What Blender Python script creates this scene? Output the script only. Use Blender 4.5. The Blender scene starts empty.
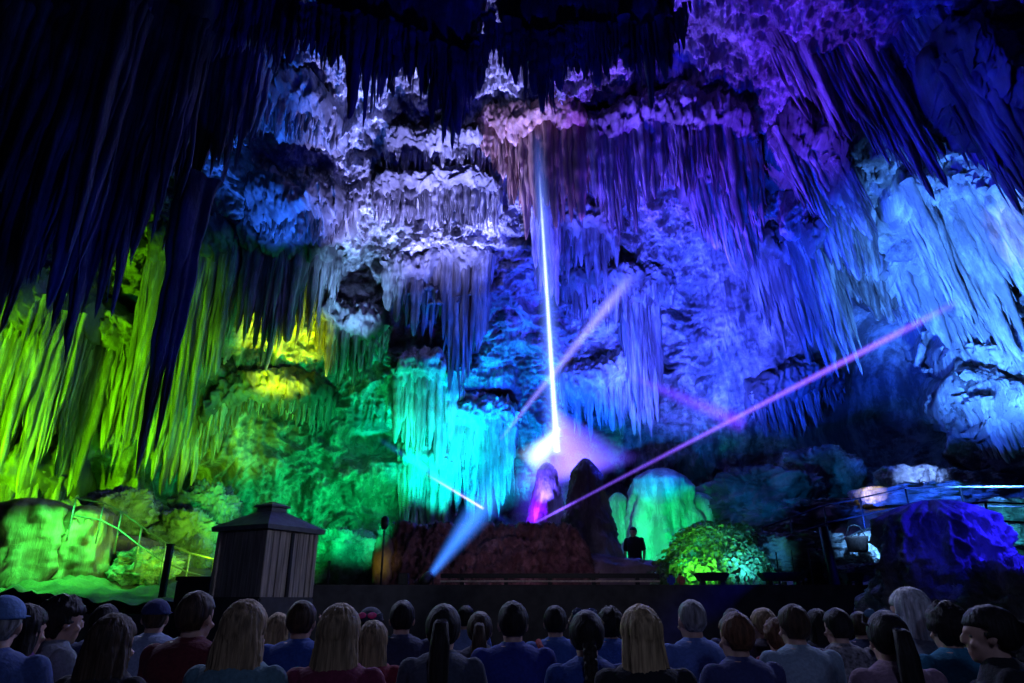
import bpy, bmesh, math, random
import numpy as np
from mathutils import Vector, Matrix, noise as mnoise
D = bpy.data
C = bpy.context.scene.collection
R = math.radians
rnd = random.Random(7)

# ------------------------------------------------------------------ camera
CAM = np.array([0.0, 0.0, 1.35])
TH = R(20.8); F = 1024 * 24.0 / 36.0
cam_d = D.cameras.new('camera'); cam_d.lens = 24; cam_d.sensor_width = 36; cam_d.clip_end = 200; cam_d.clip_start = 0.05
cam = D.objects.new('camera', cam_d); C.objects.link(cam)
cam.location = CAM; cam.rotation_euler = (R(90) + TH, 0, 0)
bpy.context.scene.camera = cam
cT, sT = math.cos(TH), math.sin(TH)

def P(px, py, Y):
    """point of the place seen at a pixel, standing in the plane y = Y"""
    u = (px - 512) / F; v = (341.5 - py) / F
    d = np.array([u, cT - v * sT, sT + v * cT])
    return Vector(CAM + d * (Y / d[1]))

def proj(p):
    x, y, z = p[..., 0] - CAM[0], p[..., 1] - CAM[1], p[..., 2] - CAM[2]
    dep = np.maximum(y * cT + z * sT, 0.05)
    up = -y * sT + z * cT
    return 512 + F * x / dep, 341.5 - F * up / dep

# ------------------------------------------------------------------ helpers
def tag(o, label=None, cat=None, group=None, kind=None):
    if label: o['label'] = label
    if cat: o['category'] = cat
    if group: o['group'] = group
    if kind: o['kind'] = kind
    return o

def empty(name, loc=(0, 0, 0), rz=0):
    o = D.objects.new(name, None); C.objects.link(o)
    o.location = loc; o.rotation_euler = (0, 0, rz); o.empty_display_size = 0.1
    return o

def link(name, me, mat, parent=None, smooth=True):
    if isinstance(me, bmesh.types.BMesh):
        bm = me; me = D.meshes.new(name); bm.to_mesh(me); bm.free()
    if mat is not None and len(me.materials) == 0: me.materials.append(mat)
    if smooth:
        me.polygons.foreach_set('use_smooth', [True] * len(me.polygons)); me.update()
    o = D.objects.new(name, me); C.objects.link(o)
    if parent is not None: o.parent = parent
    return o

def np_mesh(name, V, Fq):
    """mesh from numpy verts (n,3) and faces (m,k)"""
    me = D.meshes.new(name)
    V = np.asarray(V, np.float32); Fq = np.asarray(Fq, np.int32)
    k = Fq.shape[1]
    me.vertices.add(len(V)); me.vertices.foreach_set('co', V.ravel())
    me.loops.add(Fq.size); me.loops.foreach_set('vertex_index', Fq.ravel())
    me.polygons.add(len(Fq))
    me.polygons.foreach_set('loop_start', np.arange(0, Fq.size, k, dtype=np.int32))
    me.polygons.foreach_set('loop_total', np.full(len(Fq), k, np.int32))
    me.polygons.foreach_set('use_smooth', np.ones(len(Fq), bool))
    me.update(calc_edges=True); me.validate()
    return me

class Acc:
    """collects quads into one mesh"""
    def __init__(s): s.V = []; s.Q = []; s.n = 0
    def grid(s, A, wrap_u=False, cap=False):
        """A: (rows, cols, 3); wrap_u closes the columns"""
        r, c = A.shape[:2]
        s.V.append(A.reshape(-1, 3))
        i = np.arange(r - 1)[:, None]; j = np.arange(c if wrap_u else c - 1)[None, :]
        a = i * c + j; b = i * c + (j + 1) % c
        q = np.stack([a, b, b + c, a + c], -1).reshape(-1, 4) + s.n
        s.Q.append(q); s.n += r * c
        if cap and wrap_u:
            for row, flip in ((0, True), (r - 1, False)):
                ctr = A[row].mean(0)[None]
                s.V.append(ctr); ci = s.n; s.n += 1
                base = s.n - 1 - r * c if row == 0 else s.n - 1 - r * c
                base = ci - r * c - (0 if row == 0 else 1)
                idx = base + row * c + np.arange(c); nx = np.roll(idx, -1)
                m = c // 2
                # quads: centre, i, i+1, i+2
                ii = np.arange(0, c - 1, 2)
                q = np.stack([np.full(len(ii), ci), idx[ii], idx[(ii + 1) % c], idx[(ii + 2) % c]], -1)
                if flip: q = q[:, ::-1]
                s.Q.append(q)
    def build(s, name, mat, parent=None, loc=None):
        V = np.concatenate(s.V)
        if loc is not None: V = V - np.asarray(loc)
        me = np_mesh(name, V, np.concatenate(s.Q))
        bm = bmesh.new(); bm.from_mesh(me); bmesh.ops.recalc_face_normals(bm, faces=bm.faces); bm.to_mesh(me); bm.free()
        me.polygons.foreach_set('use_smooth', [True] * len(me.polygons))
        return link(name, me, mat, parent)

def tube(acc, pts, rad, seg=8, cap=True):
    pts = [Vector(p) for p in pts]
    if not hasattr(rad, '__len__'): rad = [rad] * len(pts)
    rows = []
    up = Vector((0.31, 0.17, 0.93))
    for i, p in enumerate(pts):
        t = (pts[min(i + 1, len(pts) - 1)] - pts[max(i - 1, 0)]).normalized()
        if abs(t.dot(up)) > .97: up = Vector((1, 0.2, 0))
        a = t.cross(up).normalized(); b = t.cross(a).normalized()
        rows.append([p + (a * math.cos(k * 2 * math.pi / seg) + b * math.sin(k * 2 * math.pi / seg)) * rad[i] for k in range(seg)])
    acc.grid(np.array(rows, float), wrap_u=True, cap=cap)

def box_bm(bm, c, s, rz=0.0, M=None, bevel=0):
    r = bmesh.ops.create_cube(bm, size=1)
    m = Matrix.Translation(c) @ Matrix.Rotation(rz, 4, 'Z') @ Matrix.Diagonal((*s, 1))
    if M is not None: m = M @ m
    bmesh.ops.transform(bm, matrix=m, verts=r['verts'])
    if bevel:
        es = list({e for v in r['verts'] for e in v.link_edges})
        bmesh.ops.bevel(bm, geom=es, offset=bevel, segments=2, affect='EDGES')
    return bm

# vectorised gradient noise
_rs = np.random.RandomState(11)
PERM = _rs.permutation(256).astype(np.int32); PERM = np.concatenate([PERM, PERM, PERM])
G = _rs.normal(size=(256, 3)).astype(np.float32); G /= np.linalg.norm(G, axis=1)[:, None]
def perlin(x, y, z):
    x = np.asarray(x, np.float32); y = np.asarray(y, np.float32) + 0 * x; z = np.asarray(z, np.float32) + 0 * x
    xi = np.floor(x).astype(np.int32); yi = np.floor(y).astype(np.int32); zi = np.floor(z).astype(np.int32)
    xf, yf, zf = x - xi, y - yi, z - zi
    u, v, w = (t * t * t * (t * (t * 6 - 15) + 10) for t in (xf, yf, zf))
    xi &= 255; yi &= 255; zi &= 255
    def g(i, j, k):
        h = PERM[PERM[PERM[(xi + i) & 255] + ((yi + j) & 255)] + ((zi + k) & 255)]
        gr = G[h]
        return gr[..., 0] * (xf - i) + gr[..., 1] * (yf - j) + gr[..., 2] * (zf - k)
    def lx(j, k): a = g(0, j, k); return a + u * (g(1, j, k) - a)
    def ly(k): a = lx(0, k); return a + v * (lx(1, k) - a)
    a = ly(0); return (a + w * (ly(1) - a)) * 1.5
def fbm(x, y, z, o=4, g=.5):
    s = 0; a = 1
    for _ in range(o): s = s + a * perlin(x, y, z); x = x * 2.03 + 7.1; y = y * 2.03 + 3.3; z = z * 2.03 + 1.7; a *= g
    return s
def ridged(x, y, z, o=4, g=.5):
    s = 0; a = 1
    for _ in range(o): s = s + a * (1 - 2 * np.abs(perlin(x, y, z))); x = x * 2.07 + 5.1; y = y * 2.07 + 9.3; z = z * 2.07 + 4.7; a *= g
    return s

# ------------------------------------------------------------------ materials
def mat_new(name):
    m = D.materials.new(name); m.use_nodes = True
    nt = m.node_tree; nt.nodes.clear()
    out = nt.nodes.new('ShaderNodeOutputMaterial')
    return m, nt, out
def rock_mat(name, cols, stain, rough=.55, vstretch=.35, scale=1.3, bump=.5, spec=.5, bscale=14, bstretch=.4):
    m, nt, out = mat_new(name)
    N = nt.nodes.new; L = nt.links.new
    b = N('ShaderNodeBsdfPrincipled'); L(b.outputs[0], out.inputs[0])
    tc = N('ShaderNodeTexCoord'); mp = N('ShaderNodeMapping'); mp.inputs['Scale'].default_value = (1, 1, vstretch)
    L(tc.outputs['Object'], mp.inputs[0])
    n = N('ShaderNodeTexNoise'); n.inputs['Scale'].default_value = scale; n.inputs['Detail'].default_value = 7; n.inputs['Roughness'].default_value = .62
    L(mp.outputs[0], n.inputs['Vector'])
    r = N('ShaderNodeValToRGB'); L(n.outputs['Fac'], r.inputs[0])
    e = r.color_ramp.elements
    e[0].position = .3; e[0].color = (*cols[0], 1); e[1].position = .72; e[1].color = (*cols[-1], 1)
    for i, c in enumerate(cols[1:-1]):
        k = e.new(.3 + .42 * (i + 1) / (len(cols) - 1)); k.color = (*c, 1)
    n2 = N('ShaderNodeTexNoise'); n2.inputs['Scale'].default_value = scale * .45; n2.inputs['Detail'].default_value = 9; n2.inputs['Roughness'].default_value = .7
    L(mp.outputs[0], n2.inputs['Vector'])
    r2 = N('ShaderNodeValToRGB'); L(n2.outputs['Fac'], r2.inputs[0])
    r2.color_ramp.elements[0].position = .46; r2.color_ramp.elements[0].color = (1, 1, 1, 1)
    r2.color_ramp.elements[1].position = .58; r2.color_ramp.elements[1].color = (0, 0, 0, 1)
    mx = N('ShaderNodeMix'); mx.data_type = 'RGBA'
    L(r2.outputs[0], mx.inputs[0]); L(r.outputs[0], mx.inputs[6]); mx.inputs[7].default_value = (*stain, 1)
    # dark stain only where the second noise is low
    iv = N('ShaderNodeMath'); iv.operation = 'MULTIPLY'; iv.inputs[1].default_value = .75
    L(r2.outputs[0], iv.inputs[0]); L(iv.outputs[0], mx.inputs[0])
    L(mx.outputs[2], b.inputs['Base Color'])
    b.inputs['Roughness'].default_value = rough; b.inputs['Specular IOR Level'].default_value = spec
    mp2 = N('ShaderNodeMapping'); mp2.inputs['Scale'].default_value = (1, 1, bstretch); L(tc.outputs['Object'], mp2.inputs[0])
    n3 = N('ShaderNodeTexNoise'); n3.inputs['Scale'].default_value = bscale; n3.inputs['Detail'].default_value = 5; n3.inputs['Roughness'].default_value = .65
    L(mp2.outputs[0], n3.inputs['Vector'])
    bp = N('ShaderNodeBump'); bp.inputs['Strength'].default_value = bump; bp.inputs['Distance'].default_value = .08
    L(n3.outputs['Fac'], bp.inputs['Height']); L(bp.outputs[0], b.inputs['Normal'])
    return m
def plain(name, col, rough=.7, var=.25, scale=30, bump=.15, metal=0, stretch=(1, 1, 1), spec=.4):
    m, nt, out = mat_new(name)
    N = nt.nodes.new; L = nt.links.new
    b = N('ShaderNodeBsdfPrincipled'); L(b.outputs[0], out.inputs[0])
    tc = N('ShaderNodeTexCoord'); mp = N('ShaderNodeMapping'); mp.inputs['Scale'].default_value = stretch; L(tc.outputs['Object'], mp.inputs[0])
    n = N('ShaderNodeTexNoise'); n.inputs['Scale'].default_value = scale; n.inputs['Detail'].default_value = 4
    L(mp.outputs[0], n.inputs['Vector'])
    r = N('ShaderNodeValToRGB'); L(n.outputs['Fac'], r.inputs[0])
    r.color_ramp.elements[0].position = .3; r.color_ramp.elements[1].position = .7
    r.color_ramp.elements[0].color = (*[c * (1 - var) for c in col], 1); r.color_ramp.elements[1].color = (*[min(1, c * (1 + var)) for c in col], 1)
    L(r.outputs[0], b.inputs['Base Color'])
    b.inputs['Roughness'].default_value = rough; b.inputs['Metallic'].default_value = metal; b.inputs['Specular IOR Level'].default_value = spec
    bp = N('ShaderNodeBump'); bp.inputs['Strength'].default_value = bump; bp.inputs['Distance'].default_value = .02
    L(n.outputs['Fac'], bp.inputs['Height']); L(bp.outputs[0], b.inputs['Normal'])
    return m
def glow(name, col, dens, radial=None, fade=None):
    """light beam seen in the haze: emission per metre; radial/fade shape it along the object's own axis (z from 0 to 1)"""
    m, nt, out = mat_new(name)
    N = nt.nodes.new; L = nt.links.new
    e = N('ShaderNodeEmission'); e.inputs[0].default_value = (*col, 1); e.inputs[1].default_value = dens
    L(e.outputs[0], out.inputs['Volume'])
    tc = N('ShaderNodeTexCoord'); sx = N('ShaderNodeSeparateXYZ'); L(tc.outputs['Generated'], sx.inputs[0])
    def M(op, *v):
        k = N('ShaderNodeMath'); k.operation = op
        for i, q in enumerate(v):
            if isinstance(q, (int, float)): k.inputs[i].default_value = q
            else: L(q, k.inputs[i])
        return k.outputs[0]
    val = dens
    if fade is not None:
        r = N('ShaderNodeValToRGB'); L(sx.outputs['Z'], r.inputs[0])
        el = r.color_ramp.elements
        for i, (p, v) in enumerate(fade):
            k = el[i] if i < 2 else el.new(p)
            k.position = p; k.color = (v / 3, v / 3, v / 3, 1)
        val = M('MULTIPLY', r.outputs[0], dens * 3)
    if radial is not None:                                   # denser towards the axis: ra..rb over the length
        ra, rb = radial; rm = max(ra, rb)
        x_ = M('SUBTRACT', sx.outputs['X'], .5); y_ = M('SUBTRACT', sx.outputs['Y'], .5)
        rr_ = M('MULTIPLY', M('SQRT', M('ADD', M('MULTIPLY', x_, x_), M('MULTIPLY', y_, y_))), 2.0)
        loc = M('ADD', M('MULTIPLY', sx.outputs['Z'], (rb - ra) / rm), ra / rm)
        q = M('MAXIMUM', M('SUBTRACT', 1, M('DIVIDE', rr_, loc)), 0)
        val = M('MULTIPLY', val, M('MULTIPLY', M('MULTIPLY', q, q), 3.0))
    if not isinstance(val, (int, float)): L(val, e.inputs[1])
    return m

LIME = rock_mat('limestone', [(.20, .19, .18), (.50, .48, .45), (.80, .77, .72)], (.06, .055, .05), scale=2.2, bump=.9)
LIMEW = rock_mat('pale_limestone', [(.50, .48, .45), (.7, .68, .64), (.85, .83, .78)], (.25, .23, .21), scale=4, bump=.8, vstretch=.25)
DRIP = rock_mat('dripstone', [(.16, .15, .14), (.44, .41, .38), (.74, .71, .66)], (.07, .06, .055), vstretch=.10, scale=6, bump=.8, bscale=24, bstretch=.16)
DRIPR = rock_mat('iron_stained_dripstone', [(.20, .09, .05), (.42, .22, .14), (.62, .42, .32)], (.12, .06, .04), vstretch=.08, scale=3, bstretch=.12)
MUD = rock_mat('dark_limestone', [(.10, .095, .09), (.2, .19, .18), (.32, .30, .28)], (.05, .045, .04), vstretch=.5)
RUB = rock_mat('red_brown_rubble', [(.09, .05, .045), (.24, .14, .12), (.42, .28, .25)], (.05, .025, .02), vstretch=1, scale=5, bump=1, bscale=9, bstretch=1)
EARTH = rock_mat('packed_earth', [(.16, .12, .08), (.26, .2, .13), (.38, .3, .2)], (.1, .075, .05), vstretch=1, scale=1.2, rough=.85)
BLACK = plain('matt_black_metal', (.012, .012, .014), .5)
STEEL = plain('dull_steel', (.32, .32, .34), .45, metal=.7)
WOOD = plain('weathered_planks', (.27, .24, .22), .75, .45, 4, .3, stretch=(9, 9, .5))
ROOFM = plain('slate_roof', (.12, .13, .15), .5, .3, 12)
CONC = plain('dark_concrete', (.05, .052, .06), .85, .3, 6)

# ------------------------------------------------------------------ cave shell
NU, NV = 1150, 760
phi = np.radians(np.linspace(-96, 96, NU)); psi = np.radians(np.linspace(-6, 101, NV))
PH, PS = np.meshgrid(phi, psi)
dx, dy, dz = np.sin(PH) * np.cos(PS), np.cos(PH) * np.cos(PS), np.sin(PS)
AX, AY, AZ, CY = 16.5, 16.5, 19.0, 10.0
pw = 2.5
rr = ((np.abs(dx) / AX) ** pw + (np.abs(dy) / AY) ** pw + (np.abs(dz) / AZ) ** pw) ** (-1 / pw)
B = np.stack([dx * rr, dy * rr + CY, dz * rr], -1).astype(np.float32)
def normals(A):
    du = np.gradient(A, axis=1); dv = np.gradient(A, axis=0)
    n = np.cross(dv, du); n /= np.linalg.norm(n, axis=-1)[..., None] + 1e-9
    cen = np.array([0, CY, 4], np.float32)
    s = np.sign(((cen - A) * n).sum(-1))[..., None]
    return n * s
Nn = normals(B).astype(np.float32)
PX, PY = proj(B)
X, Y, Z = B[..., 0], B[..., 1], B[..., 2]
S = PH * 15.0 + 0 * X                                   # arc length round the wall
def blob(cx, cy, rx, ry, p=2):
    return np.exp(-(np.abs((PX - cx) / rx) ** p + np.abs((PY - cy) / ry) ** p))
def sst(a, b, x): t = np.clip((x - a) / (b - a), 0, 1); return t * t * (3 - 2 * t)

big = fbm(X * .16 + 3, Y * .16, Z * .16, 3)
med = ridged(X * .5, Y * .5, Z * .5 + 4, 3)
wflute = np.clip(blob(90, 430, 190, 150, 4) + blob(930, 260, 150, 240, 4) * .65 + blob(460, 450, 110, 90, 4) + blob(790, 330, 90, 120, 4) + blob(650, 500, 80, 70, 4) + blob(250, 300, 90, 90), 0, 1)
wcrust = np.clip(1 - wflute, 0, 1)
# fluted flowstone: ridges run down the wall, tiers end in ragged fringes
lean = np.where(X > 6, .28, 0) * sst(6, 10, X)
Sx = S + lean * (Z - 6) + .5 * perlin(X * .5, Y * .5, Z * .25)
f1 = 1 - 2 * np.abs(perlin(Sx * 1.3, 0.3 + Z * .10, 0 * Z + 2))
f2 = 1 - 2 * np.abs(perlin(Sx * 3.1, 4 + Z * .14, 0 * Z + 5))
f3 = 1 - 2 * np.abs(perlin(Sx * 7.0, 8 + Z * .25, 0 * Z + 9))
tier = Z / 2.9 + .75 * perlin(X * .35, Y * .35, Z * .1 + 7) + .16 * f1 + .20 * perlin(Sx * 3.4, 2, 0 * Z + 3) + .08 * f3
tf = 1 - (tier - np.floor(tier))
ap = np.where(tf < .86, tf / .86, (1 - tf) / .14)          # apron grows downwards and breaks off in a fringe
flute = .75 * ap + .26 * f1 + .17 * f2 + .07 * f3
# crusty broken rock with thin beds
wx, wy, wz = (.55 * perlin(X * .8 + k, Y * .8, Z * .8 + 2 * k) for k in (0, 11, 23))
r1 = ridged((X + wx) * .75, (Y + wy) * .75, (Z + wz) * 1.25, 4, .5)
r2 = ridged((X + wx) * 2.1 + 4, (Y + wy) * 2.1, (Z + wz) * 2.9, 4, .55)
r3 = ridged((X + .3 * wx) * 5.5, (Y + .3 * wy) * 5.5, Z * 6.5, 3, .55)
blk = perlin((X + wx) * 1.3 + 9, (Y + wy) * 1.3, (Z + wz) * 1.9); blk = np.floor(blk * 3.2) / 3.2 + .35 * (blk * 3.2 - np.floor(blk * 3.2)) / 3.2
crust = .40 * r1 + .18 * r2 + .11 * r3 + .65 * blk
mouth = 1 - np.clip(blob(880, 390, 90, 130, 4) * 1.3, 0, 1)
disp = 1.1 * big + .32 * med + wflute * flute * (.25 + .75 * mouth) + wcrust * crust + .05 * fbm(X * 9, Y * 9, Z * 9, 2) + .06 * ridged(X * 3.6, Y * 3.6, Z * 4, 3)
# hollows and bulges of the place
for (cx, cy, rx, ry, d, p) in [
    (876, 385, 62, 100, -5, 4), (487, 402, 30, 12, -1.6, 4), (185, 485, 34, 22, -2.2, 4),
    (375, 445, 32, 14, -1.2, 4), (150, 250, 60, 40, -.8, 4), (300, 195, 60, 26, 1.3, 4), (110, 312, 34, 20, -1.6, 4),
    (600, 118, 90, 10, .9, 4), (420, 165, 80, 14, .5, 4), (455, 262, 44, 20, -1.4, 4), (660, 330, 26, 70, -1.2, 2),
    (740, 330, 50, 60, .8, 2), (560, 480, 40, 40, -1, 2), (790, 200, 30, 22, .8, 4), (640, 250, 60, 30, .5, 2),
    (820, 215, 26, 36, 1.0, 6), (250, 440, 60, 50, .5, 2), (700, 45, 50, 40, -.8, 2), (85, 505, 16, 40, -1.4, 4), (345, 470, 60, 30, .6, 3)]:
    disp = disp + d * blob(cx, cy, rx, ry, p)
A = B + Nn * disp[..., None].astype(np.float32)
A[..., 2] = np.where(PS < 0, np.minimum(A[..., 2], 0.3), A[..., 2])
AX_, AY_ = proj(A)
def W(px, py):
    """point of the cave wall seen at a pixel"""
    m = (AX_ - px) ** 2 + (AY_ - py) ** 2 + np.where(A[..., 1] < 2, 1e9, 0)
    c = np.argsort(m, axis=None)[:6] if False else [int(np.argmin(m))]
    return Vector([float(t) for t in A.reshape(-1, 3)[c[0]]])
def shell_piece(name, i0, i1, j0, j1, mat):
    sub = A[i0:i1, j0:j1]; r, c = sub.shape[:2]
    i = np.arange(r - 1)[:, None]; j = np.arange(c - 1)[None, :]
    a = i * c + j
    q = np.stack([a, a + c, a + c + 1, a + 1], -1).reshape(-1, 4)
    o = link(name, np_mesh(name, sub.reshape(-1, 3), q), mat)
    tag(o, kind='structure'); return o
jl, jr, it = int(NU * .335), int(NU * .655), int(NV * .53)
shell_piece('wall_left', 0, it + 1, 0, jl + 1, LIME)
shell_piece('wall_back', 0, it + 1, jl, jr + 1, LIME)
shell_piece('wall_right', 0, it + 1, jr, NU, LIME)
shell_piece('ceiling', it, NV, 0, NU, LIME)

# ------------------------------------------------------------------ dripstone formations
def hang(acc, top, L, r, leanx=0.0, leany=0.0, seed=0, seg=7, rows=9, flat=1.0, wb=.06):
    """one stalactite: a knobbly fluted taper from TOP down, L long"""
    t = np.linspace(0, 1, rows) ** .9
    rs_ = random.Random(seed)
    k1, k2, ph = rs_.uniform(3, 7), rs_.uniform(8, 15), rs_.uniform(0, 6)
    prof = r * (1 - t) ** rs_.uniform(.32, .8) * (1 + .12 * np.sin(k1 * t * 3 + ph) + .08 * np.sin(k2 * t * 3 + ph * 2)) + .004
    prof[0] *= 1.25
    a = np.linspace(0, 2 * np.pi, seg, endpoint=False) + ph
    fl = 1 + .26 * np.sin(a * 3 + ph) + .16 * np.sin(a * 5 + 2 * ph)
    wob = wb * L * np.array([perlin(t * 2.2 + seed * 1.37, 0 * t + .5, 0 * t + 3), perlin(t * 2.2 + seed * 2.11, 0 * t + 4.5, 0 * t + 1)]) * t
    x = top[0] + leanx * L * t + wob[0]; y = top[1] + leany * L * t + wob[1]; z = top[2] - L * t
    g = np.stack([x[:, None] + prof[:, None] * fl[None] * np.cos(a)[None],
                  y[:, None] + prof[:, None] * fl[None] * np.sin(a)[None] * flat,
                  z[:, None] + 0 * prof[:, None] * a[None]], -1)
    acc.grid(g, wrap_u=True, cap=False)

def rise(acc, base, H, r, seed=0, seg=18, rows=26, amp=.18, topr=.35, squash=1, rough=.03):
    """stalagmite or flowstone boss standing on BASE"""
    t = np.linspace(0, 1, rows)
    a = np.linspace(0, 2 * np.pi, seg, endpoint=False)
    T, A_ = np.meshgrid(t, a, indexing='ij')
    prof = r * (topr + (1 - topr) * (1 - T) ** 1.3) * np.clip((1.0 - T) * 9, 0, 1) ** .5
    fx, fy = np.cos(A_), np.sin(A_)
    n = ridged(fx * 1.7 + seed * 3.1, fy * 1.7, T * H / r * .5 + seed, 3) + .5 * (1 - 2 * np.abs(perlin(A_ * 2.7 + seed, 0 * A_ + .5, T * .8)))
    n = n + .45 * (1 - 2 * np.abs(perlin(A_ * 6.3 + seed, 0 * A_ + 2.5, T * 1.3)))
    rad = prof * (1 + amp * n) * (1 + .10 * fbm(fx * 4 + seed, fy * 4, T * H * 3, 3) + rough * (ridged(fx * r * 2.0 + seed + T * H * .8, fy * r * 2.0, T * H * 1.2, 4, .6) - .3))
    g = np.stack([base[0] + rad * fx, base[1] + rad * fy * squash, base[2] + H * T], -1)
    acc.grid(g, wrap_u=True, cap=True)

def lump(acc, c, s, seed=0, amp=.22, f=1.0, nu=40, nv=24, rot=0.0, strat=1.0):
    """rock mass: noisy ellipsoid"""
    u = np.linspace(0, 2 * np.pi, nu, endpoint=False); v = np.linspace(-np.pi / 2 + .03, np.pi / 2 - .03, nv)
    V_, U = np.meshgrid(v, u, indexing='ij')
    cu, su = np.cos(U), np.sin(U)
    e = .75
    sg = lambda q, p: np.sign(q) * np.abs(q) ** p
    x = sg(np.cos(V_), e) * sg(cu, e); y = sg(np.cos(V_), e) * sg(su, e); z = sg(np.sin(V_), e)
    md = (s[0] * s[1] * s[2]) ** (1 / 3) * .8
    px, py, pz = x * s[0] / md + c[0] + seed, y * s[1] / md + c[1], z * s[2] / md + c[2]
    n = perlin(px * f * .6, py * f * .6, pz * f * .6) + .45 * ridged(px * f, py * f, pz * f * strat, 3) + .28 * ridged(px * f * 2.7, py * f * 2.7, pz * f * 2.7 * strat, 3) + .10 * ridged(px * f * 8, py * f * 8, pz * f * 8, 2)
    n = n + .16 * ridged(px * f * 5, py * f * 5, pz * f * 5, 3)
    m = .9 + amp * n
    g = np.stack([x * s[0] * m, y * s[1] * m, z * s[2] * m], -1)
    if rot:
        c_, s_ = math.cos(rot), math.sin(rot)
        g = np.stack([g[..., 0] * c_ - g[..., 1] * s_, g[..., 0] * s_ + g[..., 1] * c_, g[..., 2]], -1)
    acc.grid(g + np.asarray(c, float), wrap_u=True, cap=True)

_seed = [1]
def curtain(label, pts, Y, mat=DRIP, n=60, big=8, rthin=5, rbig=9, jit=.45, lean=0.0, ledge=(1.0, .6), leany=0.0,
            rows=3, cat='stalactites', name='stalactite_cluster', group=None, amp=.3, strat=1.0, off=.35, gap=9):
    """row of fused stalactites. pts: (px, py_top, py_tip) along the row at depth Y (or a (Y0, Y1) pair); radii in pixels"""
    _seed[0] += 17; sd = _seed[0]; rs_ = random.Random(sd)
    pts = sorted(pts); xs = [p[0] for p in pts]
    wall = Y is None
    Y0, Y1 = (Y if isinstance(Y, tuple) else (Y, Y)) if not wall else (0, 0)
    if wall:
        kx = np.linspace(xs[0], xs[-1], 14); ky = []
        for q in kx:
            p = W(q, float(np.interp(q, xs, [p[1] for p in pts]))); ky.append(p.y)
        ky = np.minimum(np.convolve(np.pad(ky, 2, 'edge'), np.ones(5) / 5, 'valid'), np.array(ky) + .3) - off
    def at(t):
        x = xs[0] + (xs[-1] - xs[0]) * t
        yt = float(np.interp(x, xs, [p[1] for p in pts])); yb = float(np.interp(x, xs, [p[2] for p in pts]))
        y = float(np.interp(x, kx, ky)) if wall else Y0 + (Y1 - Y0) * t
        T = P(x, yt, y); Bm = P(x, yb, y)
        return T, T.z - Bm.z, y
    T0, _, _ = at(0.5)
    root = empty(name, T0)
    tag(root, label, cat, group)
    ppm = F / (T0.y * cT + (T0.z - 1.35) * sT)              # pixels per metre there
    # rock the row hangs from
    dist = 0 if wall else abs((Vector(T0) - Vector(CAM)).length - (W(xs[len(xs) // 2], pts[len(pts) // 2][1]) - Vector(CAM)).length)
    dep = max(ledge[1], 0.0) if ledge[1] > 0 else off + .5
    NS = max(40, int((xs[-1] - xs[0]) / 1.2)); NC = 56
    ts = np.linspace(-.03, 1.03, NS); rowsv = []
    for t in ts:
        T, L, y = at(min(max(t, 0), 1)); env = max(0.05, 1 - abs(2 * min(max(t, 0), 1) - 1) ** 6) ** .5
        if t < 0 or t > 1: env = .05
        a = np.linspace(0, 2 * np.pi, NC, endpoint=False)
        sq = lambda q: np.sign(q) * np.abs(q) ** .8
        h = ledge[0]
        rowsv.append(np.stack([0 * a + T.x + (t - min(max(t, 0), 1)) * 3, T.y + dep * .8 + dep * sq(np.cos(a)) * env, T.z + h * (.82 if h < 1.2 else 1.12) + h * sq(np.sin(a)) * env], -1))
    g = np.array(rowsv)
    cen = g.mean(1, keepdims=True); dirn = g - cen; ln = np.linalg.norm(dirn, axis=-1, keepdims=True) + 1e-6
    nn = ridged(g[..., 0] * .9 + sd, g[..., 1] * .9, g[..., 2] * .9 * strat, 4) * amp + .5 * amp * ridged(g[..., 0] * 2.6 + sd, g[..., 1] * 2.6, g[..., 2] * 3, 4, .6) + .25 * amp * ridged(g[..., 0] * 9, g[..., 1] * 9 + sd, g[..., 2] * 9, 2)
    g = g + dirn / ln * nn[..., None]
    ac = Acc(); ac.grid(g, wrap_u=True, cap=True)
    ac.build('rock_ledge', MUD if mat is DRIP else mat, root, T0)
    # fused thin fringe
    ac = Acc()
    n = int(n * 1.5)
    for i in range(n * rows):
        t = (i // rows + rs_.random()) / n; k = i % rows
        T, L, y = at(min(t, 1)); q = perlin(np.array([t * n * .11 + sd]), np.array([k * 1.7]), np.array([.3]))[0]
        if perlin(np.array([t * n * .21 + sd * 1.3]), np.array([k * .6 + 5.5]), np.array([.7]))[0] > gap: continue
        l = max(.1, L * min(1.06, max(.25, .85 + 1.2 * jit * q)) * (1 - rs_.random() ** 1.6 * min(.85, jit * 1.7)))
        hang(ac, (T.x, T.y + k * .26 + rs_.uniform(-.12, .12), T.z + .15), l + .15, rs_.choice((.3, .4, .5, .6, .8, 1.1)) * rthin / ppm, lean, leany, sd + i, seg=6, rows=10)
    ac.build('drapery', mat, root, T0)
    for i in range(big):
        t = (i + rs_.uniform(.15, .85)) / big
        T, L, y = at(t); l = max(.2, L * rs_.uniform(.85, 1.18))
        ac = Acc(); hang(ac, (T.x, T.y - .12 + rs_.uniform(0, .3), T.z + .2), l + .2, rs_.uniform(.75, 1.25) * rbig / ppm, lean, leany, sd * 3 + i, seg=20, rows=30, wb=.03)
        ac.build('stalactite', mat, root, T0)
    return root

G_ = 'stalactite clusters hanging from the cave roof'
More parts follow.
